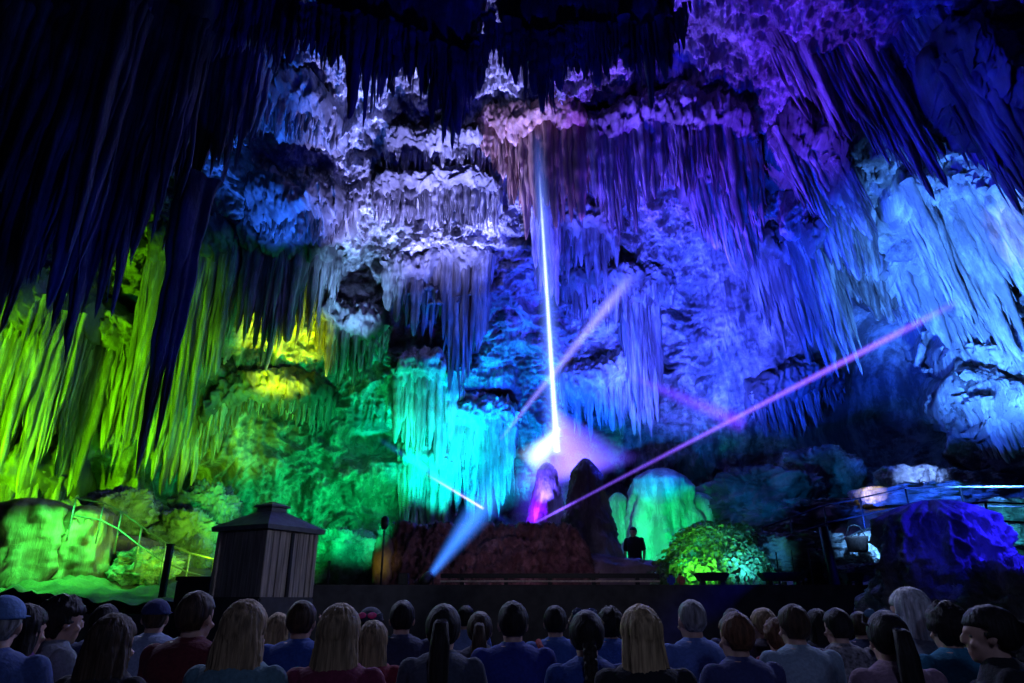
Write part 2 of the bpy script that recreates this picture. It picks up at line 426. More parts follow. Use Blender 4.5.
# dark unlit masses near the audience
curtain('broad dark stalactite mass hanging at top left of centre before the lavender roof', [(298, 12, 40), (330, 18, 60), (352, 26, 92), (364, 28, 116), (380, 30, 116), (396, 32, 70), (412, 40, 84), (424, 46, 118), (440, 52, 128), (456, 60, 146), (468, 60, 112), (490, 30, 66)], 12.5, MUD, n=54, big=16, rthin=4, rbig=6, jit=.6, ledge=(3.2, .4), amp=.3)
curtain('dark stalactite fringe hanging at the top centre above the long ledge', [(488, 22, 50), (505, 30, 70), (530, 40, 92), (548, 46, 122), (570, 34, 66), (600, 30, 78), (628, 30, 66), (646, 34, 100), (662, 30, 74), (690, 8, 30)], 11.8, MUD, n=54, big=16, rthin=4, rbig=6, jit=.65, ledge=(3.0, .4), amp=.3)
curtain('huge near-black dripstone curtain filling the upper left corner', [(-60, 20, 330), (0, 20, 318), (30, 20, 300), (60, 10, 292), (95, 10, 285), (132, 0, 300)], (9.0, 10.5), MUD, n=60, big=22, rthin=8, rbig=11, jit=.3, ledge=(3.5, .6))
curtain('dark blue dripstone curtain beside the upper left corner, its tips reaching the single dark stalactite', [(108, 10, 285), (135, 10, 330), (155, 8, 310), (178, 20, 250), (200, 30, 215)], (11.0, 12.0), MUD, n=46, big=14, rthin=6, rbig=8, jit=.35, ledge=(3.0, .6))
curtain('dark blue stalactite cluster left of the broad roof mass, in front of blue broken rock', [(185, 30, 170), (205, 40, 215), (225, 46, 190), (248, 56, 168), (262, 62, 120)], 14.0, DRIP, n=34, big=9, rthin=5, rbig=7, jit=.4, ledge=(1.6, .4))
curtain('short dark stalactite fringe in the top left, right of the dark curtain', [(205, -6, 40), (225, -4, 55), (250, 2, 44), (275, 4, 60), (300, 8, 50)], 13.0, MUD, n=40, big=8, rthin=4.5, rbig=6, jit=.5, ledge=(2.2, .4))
# mid distance
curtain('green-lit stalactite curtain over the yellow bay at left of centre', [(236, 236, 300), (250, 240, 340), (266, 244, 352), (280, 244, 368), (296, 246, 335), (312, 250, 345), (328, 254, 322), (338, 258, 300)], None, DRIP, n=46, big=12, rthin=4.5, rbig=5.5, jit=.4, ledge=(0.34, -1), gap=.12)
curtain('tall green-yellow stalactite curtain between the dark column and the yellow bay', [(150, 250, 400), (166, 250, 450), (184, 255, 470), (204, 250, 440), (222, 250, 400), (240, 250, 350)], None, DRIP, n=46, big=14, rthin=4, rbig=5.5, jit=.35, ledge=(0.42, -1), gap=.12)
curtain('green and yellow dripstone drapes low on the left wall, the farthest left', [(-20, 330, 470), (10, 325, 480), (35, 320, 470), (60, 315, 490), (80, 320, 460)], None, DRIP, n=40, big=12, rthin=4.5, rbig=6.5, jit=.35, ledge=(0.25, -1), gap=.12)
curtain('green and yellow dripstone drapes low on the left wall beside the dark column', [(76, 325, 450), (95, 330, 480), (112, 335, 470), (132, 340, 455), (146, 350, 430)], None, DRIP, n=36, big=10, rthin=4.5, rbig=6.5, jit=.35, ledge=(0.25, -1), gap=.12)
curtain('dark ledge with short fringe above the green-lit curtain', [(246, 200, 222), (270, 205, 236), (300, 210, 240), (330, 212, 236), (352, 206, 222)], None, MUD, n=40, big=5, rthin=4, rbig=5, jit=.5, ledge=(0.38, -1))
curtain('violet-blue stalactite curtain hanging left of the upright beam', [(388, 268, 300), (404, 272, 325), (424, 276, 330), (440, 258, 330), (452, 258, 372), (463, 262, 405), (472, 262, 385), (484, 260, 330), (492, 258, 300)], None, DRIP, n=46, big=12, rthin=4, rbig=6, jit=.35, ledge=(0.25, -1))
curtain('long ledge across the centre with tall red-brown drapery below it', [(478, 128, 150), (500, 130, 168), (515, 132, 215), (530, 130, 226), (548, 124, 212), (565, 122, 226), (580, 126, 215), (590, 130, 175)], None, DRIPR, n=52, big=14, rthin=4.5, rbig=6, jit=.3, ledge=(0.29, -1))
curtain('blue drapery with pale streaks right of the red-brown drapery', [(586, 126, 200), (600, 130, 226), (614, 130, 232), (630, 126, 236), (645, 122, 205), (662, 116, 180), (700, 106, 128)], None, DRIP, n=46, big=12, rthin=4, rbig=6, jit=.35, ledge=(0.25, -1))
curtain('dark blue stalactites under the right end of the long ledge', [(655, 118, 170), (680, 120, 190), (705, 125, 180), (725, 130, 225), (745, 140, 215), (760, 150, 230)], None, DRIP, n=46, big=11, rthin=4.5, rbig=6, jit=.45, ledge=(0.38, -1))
curtain('pale slender stalactite curtain behind the upright beam', [(530, 180, 270), (538, 178, 310), (546, 178, 300), (556, 182, 285)], None, LIMEW, n=14, big=5, rthin=3, rbig=5, jit=.3, ledge=(0.21, -1))
curtain('cyan-white stalactites right of the upright beam above the haze', [(560, 385, 410), (575, 388, 432), (590, 385, 442), (605, 380, 425), (622, 372, 440), (640, 370, 450), (655, 366, 415)], None, LIMEW, n=34, big=9, rthin=3.5, rbig=5, jit=.45, ledge=(0.25, -1))
curtain('short blue fringe in the middle of the back wall', [(565, 285, 315), (590, 280, 330), (620, 282, 318), (650, 280, 305), (675, 285, 300)], None, DRIP, n=34, big=6, rthin=3, rbig=4, jit=.5, ledge=(0.21, -1))
curtain('white and cyan stalactites low at left of centre', [(395, 375, 420), (412, 370, 445), (428, 376, 430), (448, 380, 450), (466, 405, 470), (490, 414, 480), (512, 414, 470)], None, LIMEW, n=50, big=13, rthin=3.5, rbig=5.5, jit=.4, ledge=(0.21, -1))
# right-hand side, the rows lean with the wall
curtain('dark blue slanting drapery at the top right, nearest the centre', [(752, -20, 100), (775, -20, 130), (800, -20, 150), (825, -10, 178), (850, 0, 170)], (15.0, 14.0), DRIP, n=50, big=16, rthin=5, rbig=7, jit=.4, lean=.22, ledge=(1.6, .5))
curtain('dark violet slanting drapery at the top right, second from the centre', [(850, -20, 130), (875, -10, 170), (900, 0, 180), (925, 10, 190), (945, 20, 150)], (14.0, 12.5), DRIP, n=44, big=13, rthin=5, rbig=7, jit=.4, lean=.24, ledge=(1.3, .5))
curtain('black stalactites at the top right corner before a warm lit patch', [(945, 60, 170), (965, 70, 190), (985, 80, 200), (1005, 90, 212), (1030, 100, 200)], (12.6, 11.8), MUD, n=38, big=12, rthin=5.5, rbig=8, jit=.4, lean=.2, ledge=(.6, .8))
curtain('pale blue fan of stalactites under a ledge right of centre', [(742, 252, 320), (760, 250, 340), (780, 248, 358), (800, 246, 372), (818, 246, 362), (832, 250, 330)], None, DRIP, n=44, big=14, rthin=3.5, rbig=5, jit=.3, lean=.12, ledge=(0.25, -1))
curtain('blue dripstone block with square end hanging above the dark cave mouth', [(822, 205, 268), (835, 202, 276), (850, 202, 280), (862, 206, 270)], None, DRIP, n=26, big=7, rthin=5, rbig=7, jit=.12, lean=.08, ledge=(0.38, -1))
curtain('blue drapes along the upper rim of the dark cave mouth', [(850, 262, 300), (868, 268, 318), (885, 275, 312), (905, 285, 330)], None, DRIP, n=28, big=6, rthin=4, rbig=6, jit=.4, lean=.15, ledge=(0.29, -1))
curtain('white-blue frosted drapery right of the dark cave mouth, upper tier', [(905, 190, 300), (925, 200, 340), (945, 195, 345), (962, 200, 330)], None, LIMEW, n=36, big=10, rthin=6, rbig=9, jit=.3, lean=.22, ledge=(0.29, -1))
curtain('white-blue frosted drapery at the right edge of the cave', [(965, 185, 290), (985, 190, 320), (1005, 200, 305), (1025, 210, 320)], None, LIMEW, n=32, big=9, rthin=6, rbig=9, jit=.3, lean=.22, ledge=(0.29, -1))
curtain('blue drapery right of the dark cave mouth, lower tier', [(915, 330, 370), (935, 338, 392), (955, 345, 400), (975, 350, 410), (1000, 352, 372), (1024, 360, 390)], None, LIMEW, n=44, big=11, rthin=5, rbig=7, jit=.4, lean=.2, ledge=(0.25, -1))
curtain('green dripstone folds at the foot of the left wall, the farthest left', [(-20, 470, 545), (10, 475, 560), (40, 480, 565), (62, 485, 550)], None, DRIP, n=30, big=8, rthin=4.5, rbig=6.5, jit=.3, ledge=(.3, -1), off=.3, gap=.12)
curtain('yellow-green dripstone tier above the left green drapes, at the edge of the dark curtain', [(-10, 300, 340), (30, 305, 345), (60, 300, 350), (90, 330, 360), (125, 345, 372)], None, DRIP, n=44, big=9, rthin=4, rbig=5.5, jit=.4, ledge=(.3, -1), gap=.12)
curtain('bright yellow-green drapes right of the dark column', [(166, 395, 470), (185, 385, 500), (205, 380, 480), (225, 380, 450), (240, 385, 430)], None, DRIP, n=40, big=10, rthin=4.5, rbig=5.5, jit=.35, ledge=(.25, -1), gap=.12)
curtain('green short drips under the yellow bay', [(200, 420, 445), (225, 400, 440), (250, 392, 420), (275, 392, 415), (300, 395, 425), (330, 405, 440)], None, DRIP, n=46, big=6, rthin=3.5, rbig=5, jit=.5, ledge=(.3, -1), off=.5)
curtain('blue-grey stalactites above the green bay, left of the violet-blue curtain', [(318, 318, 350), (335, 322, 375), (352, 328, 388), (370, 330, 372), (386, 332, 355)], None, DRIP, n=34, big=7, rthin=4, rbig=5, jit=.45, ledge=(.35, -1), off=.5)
curtain('cyan flowstone drapes at the middle of the back wall, upper tier', [(395, 380, 430), (415, 370, 450), (440, 372, 455), (455, 380, 440)], None, LIMEW, n=34, big=9, rthin=4, rbig=6, jit=.3, ledge=(.25, -1))
curtain('cyan and blue flowstone drapes below the dark hollow', [(448, 418, 490), (470, 418, 510), (495, 418, 515), (515, 420, 500)], None, LIMEW, n=34, big=9, rthin=4, rbig=6, jit=.25, ledge=(.2, -1), off=.25)
curtain('teal flowstone drapes above the rubble mound, left of the white beam', [(400, 455, 520), (425, 460, 530), (450, 470, 535)], None, LIMEW, n=26, big=7, rthin=4.5, rbig=7, jit=.25, ledge=(.25, -1), off=.25)
curtain('blue stalactite cluster at the upper left, under pale broken rock', [(262, 96, 128), (285, 100, 140), (310, 104, 135), (335, 118, 145)], None, DRIP, n=30, big=5, rthin=4, rbig=5, jit=.5, ledge=(.35, -1), off=.5)
curtain('violet-tinted fringe under the pale band left of centre', [(372, 190, 215), (395, 190, 225), (425, 186, 222), (455, 184, 230), (478, 186, 235), (500, 192, 225)], None, DRIP, n=46, big=8, rthin=3.5, rbig=5, jit=.45, ledge=(.14, -1), off=.6)
curtain('blue fringe crossing the pale roof left of centre', [(385, 142, 160), (410, 150, 172), (440, 150, 168), (470, 146, 166), (490, 148, 172)], None, DRIP, n=40, big=6, rthin=3.5, rbig=5, jit=.5, ledge=(.14, -1), off=.5)
curtain('violet stalactites beside the upright beam under the red-brown drapery', [(545, 226, 262), (562, 224, 285), (580, 226, 268), (600, 228, 290), (618, 232, 262)], None, DRIP, n=34, big=8, rthin=3, rbig=5, jit=.45, ledge=(.25, -1))
curtain('long blue drapery right of the middle of the back wall', [(620, 300, 380), (632, 296, 410), (645, 296, 395), (656, 300, 370)], None, DRIP, n=22, big=6, rthin=3, rbig=5, jit=.3, ledge=(.25, -1))
curtain('slender blue stalactites between the long ledge and the pale blue fan', [(690, 175, 230), (712, 178, 262), (735, 182, 255), (752, 190, 248)], None, DRIP, n=30, big=8, rthin=4, rbig=6, jit=.4, lean=.1, ledge=(.4, -1), off=.6)
curtain('teal ragged fringe left of the dark cave mouth', [(752, 400, 430), (775, 392, 440), (800, 385, 432), (825, 380, 412), (842, 385, 405)], None, DRIP, n=34, big=7, rthin=3.5, rbig=5, jit=.5, lean=.1, ledge=(.3, -1), off=.4)
curtain('blue-white frosted drapery right of the dark cave mouth, middle tier', [(900, 268, 330), (925, 275, 352), (950, 272, 350), (975, 282, 345), (1000, 290, 335)], None, LIMEW, n=46, big=12, rthin=5, rbig=8, jit=.35, lean=.2, ledge=(.35, -1))
curtain('blue frosted drips at the lower right of the cave wall', [(945, 400, 440), (970, 402, 460), (995, 408, 450), (1020, 412, 460)], None, LIMEW, n=34, big=8, rthin=4.5, rbig=6, jit=.45, lean=.2, ledge=(.3, -1))
curtain('deep blue slanting stalactites below the top right draperies', [(775, 135, 200), (800, 150, 235), (825, 158, 225), (850, 170, 240)], None, DRIP, n=36, big=10, rthin=4.5, rbig=6, jit=.4, lean=.25, ledge=(.5, -1), off=.8)
curtain('teal stalactites under the top right corner', [(950, 60, 120), (975, 75, 135), (1000, 85, 150), (1024, 95, 145)], None, DRIP, n=30, big=8, rthin=4.5, rbig=6, jit=.4, lean=.2, ledge=(.5, -1), off=.6)

# ------------------------------------------------------------------ ground of the place
gx, gy = np.meshgrid(np.linspace(-22, 22, 440), np.linspace(11.45, 30, 190))
gz = 1.42 + 0 * gx
lf = sst(-4.6, -5.6, gx)
gz += lf * (-.30 + .55 * sst(12.2, 16, gy))
gz += sst(5.0, 9.0, gx) * sst(12, 21, gy) * 2.4 + sst(-9, -13, gx) * sst(14, 18, gy) * .5
gz += .08 * fbm(gx * .5, gy * .5, 0 * gx, 3) + sst(4, 7, np.abs(gx)) * (.22 * ridged(gx * .6, gy * .6, 0 * gx + 2, 4) + .07 * ridged(gx * 2.5, gy * 2.5, 0 * gx, 3))
gA = Acc(); gA.grid(np.stack([gx, gy, gz], -1))
tag(gA.build('stage_floor', EARTH), kind='structure')
def gz_at(x, y):
    i = int(np.clip(round((y - 11.45) / (30 - 11.45) * 189), 0, 189)); j = int(np.clip(round((x + 22) / 44 * 439), 0, 439)); return float(gz[i, j])
bm = bmesh.new(); box_bm(bm, (0, 4.0, -.15), (46, 16, .3)); tag(link('floor', bm, CONC, smooth=False), kind='structure')
# retaining wall before the stage, with its skirts to both sides
xl, xr = P(306, 585, 11.2).x, P(868, 590, 11.2).x
bm = bmesh.new(); box_bm(bm, ((xl + xr) / 2, 11.3, .79), (xr - xl, .4, 1.58), bevel=.02); tag(link('wall_front', bm, CONC, smooth=False), kind='structure')
bm = bmesh.new(); box_bm(bm, ((xl - 22) / 2, 11.42, .58), (22 + xl, .3, 1.16)); tag(link('trim_1', bm, CONC, smooth=False), kind='structure')
bm = bmesh.new(); box_bm(bm, ((xr + 22) / 2, 11.42, .6), (22 - xr, .3, 1.2)); tag(link('trim_2', bm, CONC, smooth=False), kind='structure')
# dark service rail along the stage edge with its pale strip
def tubes(name, label, cat, segs, mat, r=.02, group=None):
    ac = Acc()
    for s in segs: tube(ac, s, r)
    return tag(ac.build(name, mat), label, cat, group)
root = empty('stage_edge_rail', (1, 11.25, 1.58)); tag(root, 'long low dark rail with a pale strip along the stage edge below the rubble mound', 'rail')
a, b = P(440, 580, 11.2), P(660, 579, 11.2)
bm = bmesh.new(); box_bm(bm, ((a.x + b.x) / 2 - 1, 0.05, .135), (b.x - a.x, .1, .07), bevel=.01); link('rail_bar', bm, BLACK, root, False)
bm = bmesh.new(); box_bm(bm, ((a.x + b.x) / 2 - 1, -.0, .055), (b.x - a.x, .12, .025), bevel=.005); link('pale_strip', bm, plain('pale_strip', (.62, .55, .45), .5), root, False)
for k in range(5):
    bm = bmesh.new(); box_bm(bm, (a.x - 1 + (b.x - a.x) * (k + .5) / 5, .03, .06), (.06, .08, .12)); link('foot', bm, BLACK, root, False)

# ------------------------------------------------------------------ ticket-booth like timber hut
Yh = 11.0
hc = P(266, 560, Yh - .9); side = .90; rz = R(62); hut_c = Vector((hc.x, Yh, 1.9))
z0 = P(266, 597, Yh - 1.6).z; ze = P(266, 526, Yh - 1.6).z; zr = P(268, 512.5, Yh - .9).z; zc = P(268, 508, Yh - .9).z; za = P(268, 502, Yh - .9).z
Yh -= .9; hut = empty('timber_hut', (hc.x, Yh, 0), rz); tag(hut, 'square timber hut with a low slate pyramid roof beside the stage', 'hut')
bm = bmesh.new(); box_bm(bm, (0, 0, z0 / 2), (side + .1, side + .1, z0), bevel=.02); link('plinth', bm, CONC, hut, False)
for nm, ang, m in (('plank_wall', 0, WOOD), ('plank_wall', 90, WOOD), ('plank_wall', 180, WOOD), ('plank_wall', 270, WOOD)):
    bm = bmesh.new(); nb = 8
    Mr = Matrix.Rotation(R(ang), 4, 'Z')
    for k in range(nb):
        wv = side / nb; hgt = ze - z0 - .0
        box_bm(bm, (-side / 2 + (k + .5) * wv, -side / 2 + .02 - rnd.uniform(0, .012), z0 + hgt / 2), (wv * .9, .04, hgt), M=Mr, bevel=.004)
    box_bm(bm, (0, -side / 2 + .045, z0 + .05), (side, .02, .1), M=Mr); box_bm(bm, (0, -side / 2 + .05, (z0 + ze) / 2), (side - .06, .02, ze - z0), M=Mr)
    link(nm, bm, m, hut, False)
for sx in (-1, 1):
    for sy in (-1, 1):
        bm = bmesh.new(); box_bm(bm, (sx * side / 2, sy * side / 2, (z0 + ze) / 2), (.07, .07, ze - z0), bevel=.006); link('corner_post', bm, WOOD, hut, False)
bm = bmesh.new(); box_bm(bm, (0, -side / 2 - .012, z0 + .42), (.05, .03, .84)); link('door_slot', bm, BLACK, hut, False)
def frustum(bm, z1, z2, r1, r2):
    v = []
    for z, r in ((z1, r1), (z2, r2)):
        v.append([bm.verts.new((sx * r, sy * r, z)) for sx, sy in ((-1, -1), (1, -1), (1, 1), (-1, 1))])
    for k in range(4): bm.faces.new((v[0][k], v[0][(k + 1) % 4], v[1][(k + 1) % 4], v[1][k]))
    bm.faces.new(v[0][::-1]); bm.faces.new(v[1])
bm = bmesh.new(); frustum(bm, ze - .03, ze + .03, side / 2 + .09, side / 2 + .10); frustum(bm, ze + .03, zr, side / 2 + .10, .15); link('roof', bm, ROOFM, hut, False)
bm = bmesh.new(); frustum(bm, zr - .02, zc, .15, .14); frustum(bm, zc, zc + .025, .18, .18); frustum(bm, zc + .025, za, .18, .03); link('roof_cap', bm, ROOFM, hut, False)
# dark chest left of the hut
p = P(199, 590, 11.0); zt = P(199, 577, 11.0).z
t = empty('equipment_chest', (p.x, 11.0, 0)); tag(t, 'plain dark equipment chest left of the timber hut', 'chest')
bm = bmesh.new(); box_bm(bm, (0, 0, zt / 2 - .03), (.5, .5, zt - .06), bevel=.015); link('body', bm, BLACK, t, False)
bm = bmesh.new(); box_bm(bm, (0, 0, zt - .03), (.53, .53, .06), bevel=.01); link('lid', bm, BLACK, t, False)

# ------------------------------------------------------------------ rocks and stalagmites on the stage
def rock(label, px, py, Y, sx, sz, mat, sy=None, cat='rock', name='boulder', amp=.2, f=1.2, rot=0, group=None, nu=64, nv=40, strat=1):
    """lump centred on a pixel at depth Y; sizes in pixels"""
    c = P(px, py, Y); m = (Y * cT + (c.z - 1.35) * sT) / F
    ac = Acc(); s = (sx * m, (sy or sx) * m, sz * m)
    lump(ac, (0, 0, 0), s, seed=px * .37, amp=amp, f=f, nu=nu, nv=nv, rot=rot, strat=strat)
    o = ac.build(name, mat); o.location = c; tag(o, label, cat, group); return o
def boss(label, px, pyt, pyb, Y, r, mat, name='stalagmite', topr=.4, amp=.18, group=None, cat='stalagmite', seed=None, rough=.03, seg=48, rows=60):
    b = P(px, pyb, Y); tp = P(px, pyt, Y); m = (Y * cT + (b.z - 1.35) * sT) / F
    ac = Acc(); rise(ac, (0, 0, -.3), tp.z - b.z + .3, r * m, seed=seed or px % 17, seg=seg, rows=rows, amp=amp, topr=topr, rough=rough)
    o = ac.build(name, mat); o.location = b; tag(o, label, cat, group); return o
# rubble mound: a long wall-like heap
c = P(488, 560, 15.5); ztop = P(488, 531, 14.6).z
u = np.linspace(-1, 1, 150); v = np.linspace(0, 1, 70)
U, Vv = np.meshgrid(u, v)
hw = (P(604, 560, 15.5).x - P(376, 560, 15.5).x) / 2
base_y = np.where(Vv < .6, 0, (Vv - .6) / .4 * 2.2) + .25 * np.clip(Vv / .6, 0, 1)
hz = np.clip(Vv / .6, 0, 1) * (ztop - 1.3) * np.clip((1 - U) * 4, .35, 1) ** .7
rn = ridged(U * 6, Vv * 3, 0 * U, 4); rn2 = ridged(U * 19, Vv * 9, 0 * U + 3, 3); rn3 = ridged(U * 48, Vv * 24, 0 * U + 3, 2)
yy = base_y - .14 * rn - .11 * rn2 - .06 * rn3; zz = hz + (.05 * rn + .06 * rn2 + .04 * rn3) * (Vv > .05)
xx = U * hw * (1 - .04 * Vv)
ends = sst(.93, 1, np.abs(U)); yy = yy * (1 - ends) + ends * 2.4
ac = Acc(); ac.grid(np.stack([xx, yy, zz], -1)); o = ac.build('rubble_mound', RUB); o.location = (c.x, 14.6, 1.3)
tag(o, 'long flat-topped mound of red-brown rubble in the middle of the stage', 'mound')
rock('yellow-lit rock forming the left end of the rubble mound', 383, 562, 14.4, 10, 24, EARTH, amp=.12, f=2)
boss('tall dark rock behind the right end of the rubble mound, under the violet haze', 590, 458, 590, 16.3, 30, MUD, name='boulder', topr=.28, amp=.26, cat='rock', seed=7, rough=.14, seg=120, rows=120)
rock('low dark rock foot running right from the tall dark rock', 620, 575, 15.2, 44, 16, MUD, sy=26, amp=.3)
boss('slim violet-lit stalagmite inside the haze fan behind the rubble mound', 548, 462, 535, 17.5, 22, LIME, topr=.3)
boss('green-lit flowstone boss behind the standing figure, the left narrower one', 622, 492, 575, 21.5, 22, LIMEW, topr=.3, amp=.3)
boss('tall wide green-lit flowstone boss right of the standing figure', 668, 468, 585, 21.0, 36, LIMEW, topr=.5, amp=.34, seed=5)
boss('blue-green flowstone boss right of the tall green one', 706, 492, 580, 21.0, 30, LIMEW, topr=.4, amp=.26)
boss('bulging yellow-brown stalagmite at the far left edge', 16, 498, 588, 14.3, 34, DRIPR, topr=.75, amp=.3)
boss('thick brown and green stalagmite, second from the left edge', 74, 505, 588, 14.6, 22, DRIPR, topr=.7, amp=.34)
boss('green-lit stalagmite boss at the foot of the dark column', 118, 535, 590, 16, 30, DRIPR, topr=.6, amp=.35)
c1 = P(186, 225, 12.9); c2 = P(150, 478, 12.9)
ac = Acc(); hang(ac, (0, 0, 1.2), c1.z - c2.z + 1.2, .27, seed=5, seg=28, rows=60, wb=.008); hang(ac, (.16, .1, 1.2), c1.z - c2.z + .7, .2, seed=9, seg=20, rows=40, wb=.008)
o = ac.build('giant_stalactite', MUD); o.location = c1; tag(o, 'single thick dark stalactite hanging before the green drapes at left', 'stalactite')
for k, (px, py, Y, sx, sz, lb, m) in enumerate([
    (150, 568, 15.0, 26, 14, 'green-lit rough rock left of the timber hut, the lower one', LIME), (188, 545, 17, 26, 26, 'tall green-lit rock rubble behind the timber hut', LIME),
    (205, 515, 18, 24, 24, 'green-lit rock above the rubble behind the timber hut', LIME), (120, 515, 16.5, 26, 20, 'leaf-green rock under the left stair railing', LIME),
(345, 560, 17, 30, 22, 'dim green rock between the hut and the rubble mound', LIME)]):
    rock(lb, px, py, Y, sx, sz, m, amp=.34, f=2.6, nu=150, nv=90)
# right-hand slope
boss('big deep-blue boulder with rough ridges at the right edge of the stage', 960, 500, 640, 9.6, 60, LIME, name='boulder', topr=.5, amp=.26, cat='rock', seed=3, rough=.2, seg=220, rows=160)
rock('deep-blue rock tongue falling to the lower right corner', 1018, 612, 8.6, 46, 40, LIME, sy=44, amp=.3, f=2.4, nu=160, nv=100)
for k, (px, py, Y, sx, sz, lb, m) in enumerate([
    (897, 478, 19.5, 17, 9, 'pale boulder on the far right bank, left of the row', LIMEW), (922, 478, 19.5, 14, 9, 'pale boulder in the middle of the row on the far right bank', LIMEW),
    (946, 479, 19.5, 11, 8, 'small pale boulder at the right of the row on the far right bank', LIMEW), (972, 482, 19.2, 24, 8, 'low blue rock right of the pale boulder row', LIME),
    (872, 497, 18.0, 14, 7, 'yellow-lit rock below the pale boulder row', LIMEW), (925, 496, 18, 46, 7, 'long pale rock shelf below the boulder row', LIMEW),
    (880, 548, 13.2, 19, 13, 'bright frosted rock behind the hanging basket', LIMEW), (846, 552, 13.6, 20, 10, 'blue-white frosted rock right of the leaning post', LIMEW),
    (800, 520, 18.5, 40, 14, 'dark teal rock bank right of the bush', MUD), (830, 512, 18.6, 22, 9, 'blue rock under the upper railing', LIME), (760, 500, 20.5, 40, 22, 'dark rough rock under the cave mouth, left', MUD), (820, 478, 21, 30, 22, 'green-flecked dark rock below the cave mouth', LIME),
    (1004, 512, 15, 20, 10, 'cyan rock at the right edge behind the deep-blue boulder', LIMEW), (1012, 535, 14.5, 20, 8, 'teal rock at the right edge, lower', LIMEW), (790, 556, 14.0, 44, 16, 'dim violet rock bank behind the thin stakes', MUD), (870, 578, 12.6, 30, 10, 'dark blue rock at the right end of the stage', MUD)]):
    rock(lb, px, py, Y, sx, sz, m, amp=.34, f=2.2, nu=120, nv=70)

# ------------------------------------------------------------------ bush
bp_ = P(716, 556, 13.4); bush = empty('leafy_bush', (bp_.x, 13.4, 1.4)); tag(bush, 'dense rounded green bush on the stage edge right of the standing figure', 'bush')
LEAF = plain('leaf', (.20, .34, .12), .45, .4, 3, .1)
ac = Acc(); m_ = 13.9 / F
for i in range(2600):
    a_ = rnd.uniform(0, 2 * math.pi); zf = rnd.random() ** .8; rr_ = math.sqrt(max(0, 1 - zf ** 2)) * (.82 + .25 * rnd.random())
    q = mnoise.noise((math.cos(a_) * 2, math.sin(a_) * 2, zf * 3)) * .22 + 1
    ctr = np.array([rr_ * math.cos(a_) * 54 * m_ * q, rr_ * math.sin(a_) * .9 * q, zf * (P(716, 524, 13.4).z - 1.4) * q * .95])
    nrm = Vector(ctr * (1, 1.2, 1.5)) + Vector([rnd.gauss(0, .45) for _ in range(3)]); nrm.normalize()
    tdir = nrm.cross(Vector([rnd.gauss(0, 1) for _ in range(3)])).normalized(); bd = nrm.cross(tdir); L_ = rnd.uniform(.07, .12); w_ = L_ * .42
    rows_ = []
    for tt, ww, hh in ((0, .1, 0), (.35, 1, .1), (.7, .75, .06), (1, .05, -.12)):
        o_ = Vector(ctr) + tdir * (tt - .5) * L_ + nrm * hh * L_
        rows_.append([o_ + bd * w_ * ww + nrm * .02 * ww, o_ - nrm * .012 * ww, o_ - bd * w_ * ww + nrm * .02 * ww])
    ac.grid(np.array(rows_, float))
ac.build('foliage', LEAF, bush)
for k in range(7):
    ac = Acc(); a_ = k * .9; tube(ac, [(0, 0, 0), (.3 * math.cos(a_), .2 * math.sin(a_), .3), (.75 * math.cos(a_), .45 * math.sin(a_), .62)], [.03, .02, .008]); ac.build('stem', WOOD, bush)

# ------------------------------------------------------------------ lamps and small gear on the stage edge
def fixture(label, px, py, Y, aim, s=.16):
    p = P(px, py, Y); t = empty('moving_head_lamp', p); tag(t, label, 'stage lamp')
    bm = bmesh.new(); box_bm(bm, (0, 0, -s * .95), (s * 1.5, s * 1.2, s * .4), bevel=.015); link('base', bm, BLACK, t, False)
    bm = bmesh.new(); box_bm(bm, (-s * .68, 0, -s * .3), (s * .14, s * .5, s * 1.1), bevel=.01); box_bm(bm, (s * .68, 0, -s * .3), (s * .14, s * .5, s * 1.1), bevel=.01); link('yoke', bm, BLACK, t, False)
    d = (Vector(aim) - p).normalized(); q = d.to_track_quat('Z', 'Y').to_matrix()
    ac = Acc(); tube(ac, [d * -s * .8, d * -s * .6, d * s * .5, d * s * .85], [s * .3, s * .48, s * .52, s * .46], 20); ac.build('lamp_head', BLACK, t)
    m, nt, out = mat_new('lit_lens'); e = nt.nodes.new('ShaderNodeEmission'); e.inputs[0].default_value = (.15, .5, 1, 1); e.inputs[1].default_value = 2.5; nt.links.new(e.outputs[0], out.inputs[0])
    ac = Acc(); tube(ac, [d * s * .8, d * s * .9], [s * .4, s * .4], 20); ac.build('lens', m, t)
    return p
flood_src = fixture('black moving head lamp on the stage edge throwing the wide blue beam', 426, 580, 11.25, P(480, 500, 14.0))
p = P(403, 582, 11.2); t = empty('black_speaker', (p.x, 11.25, 1.58)); tag(t, 'small black loudspeaker standing on the stage edge left of the moving head lamp', 'speaker')
zt = P(403, 573, 11.2).z - 1.58
bm = bmesh.new(); box_bm(bm, (0, 0, zt / 2), (.16, .16, zt), bevel=.015); link('cabinet', bm, BLACK, t, False)
bm = bmesh.new(); box_bm(bm, (0, -.085, zt / 2), (.13, .015, zt * .85)); link('grille', bm, plain('grille', (.03, .03, .03), .8), t, False)
p = P(381, 580, 11.9); t = empty('lamp_stand', (p.x, 11.9, 1.45)); tag(t, 'tall thin black lamp stand before the left end of the rubble mound', 'lamp stand')
zt = P(381, 516, 11.9).z - 1.45
ac = Acc(); tube(ac, [(0, 0, .04), (0, 0, zt - .1)], .018); ac.build('pole', BLACK, t)
bm = bmesh.new(); box_bm(bm, (0, 0, .05), (.26, .26, .1), bevel=.02); link('base', bm, BLACK, t, False)
ac = Acc(); tube(ac, [(0, 0, zt - .22), (0, 0, zt - .16), (0, 0, zt - .04), (0, 0, zt)], [.03, .065, .06, .02], 16); ac.build('lamp_head', BLACK, t)
fixture('dark lamp on top of the left end of the rubble mound', 396, 527, 14.8, P(430, 480, 20), .17)
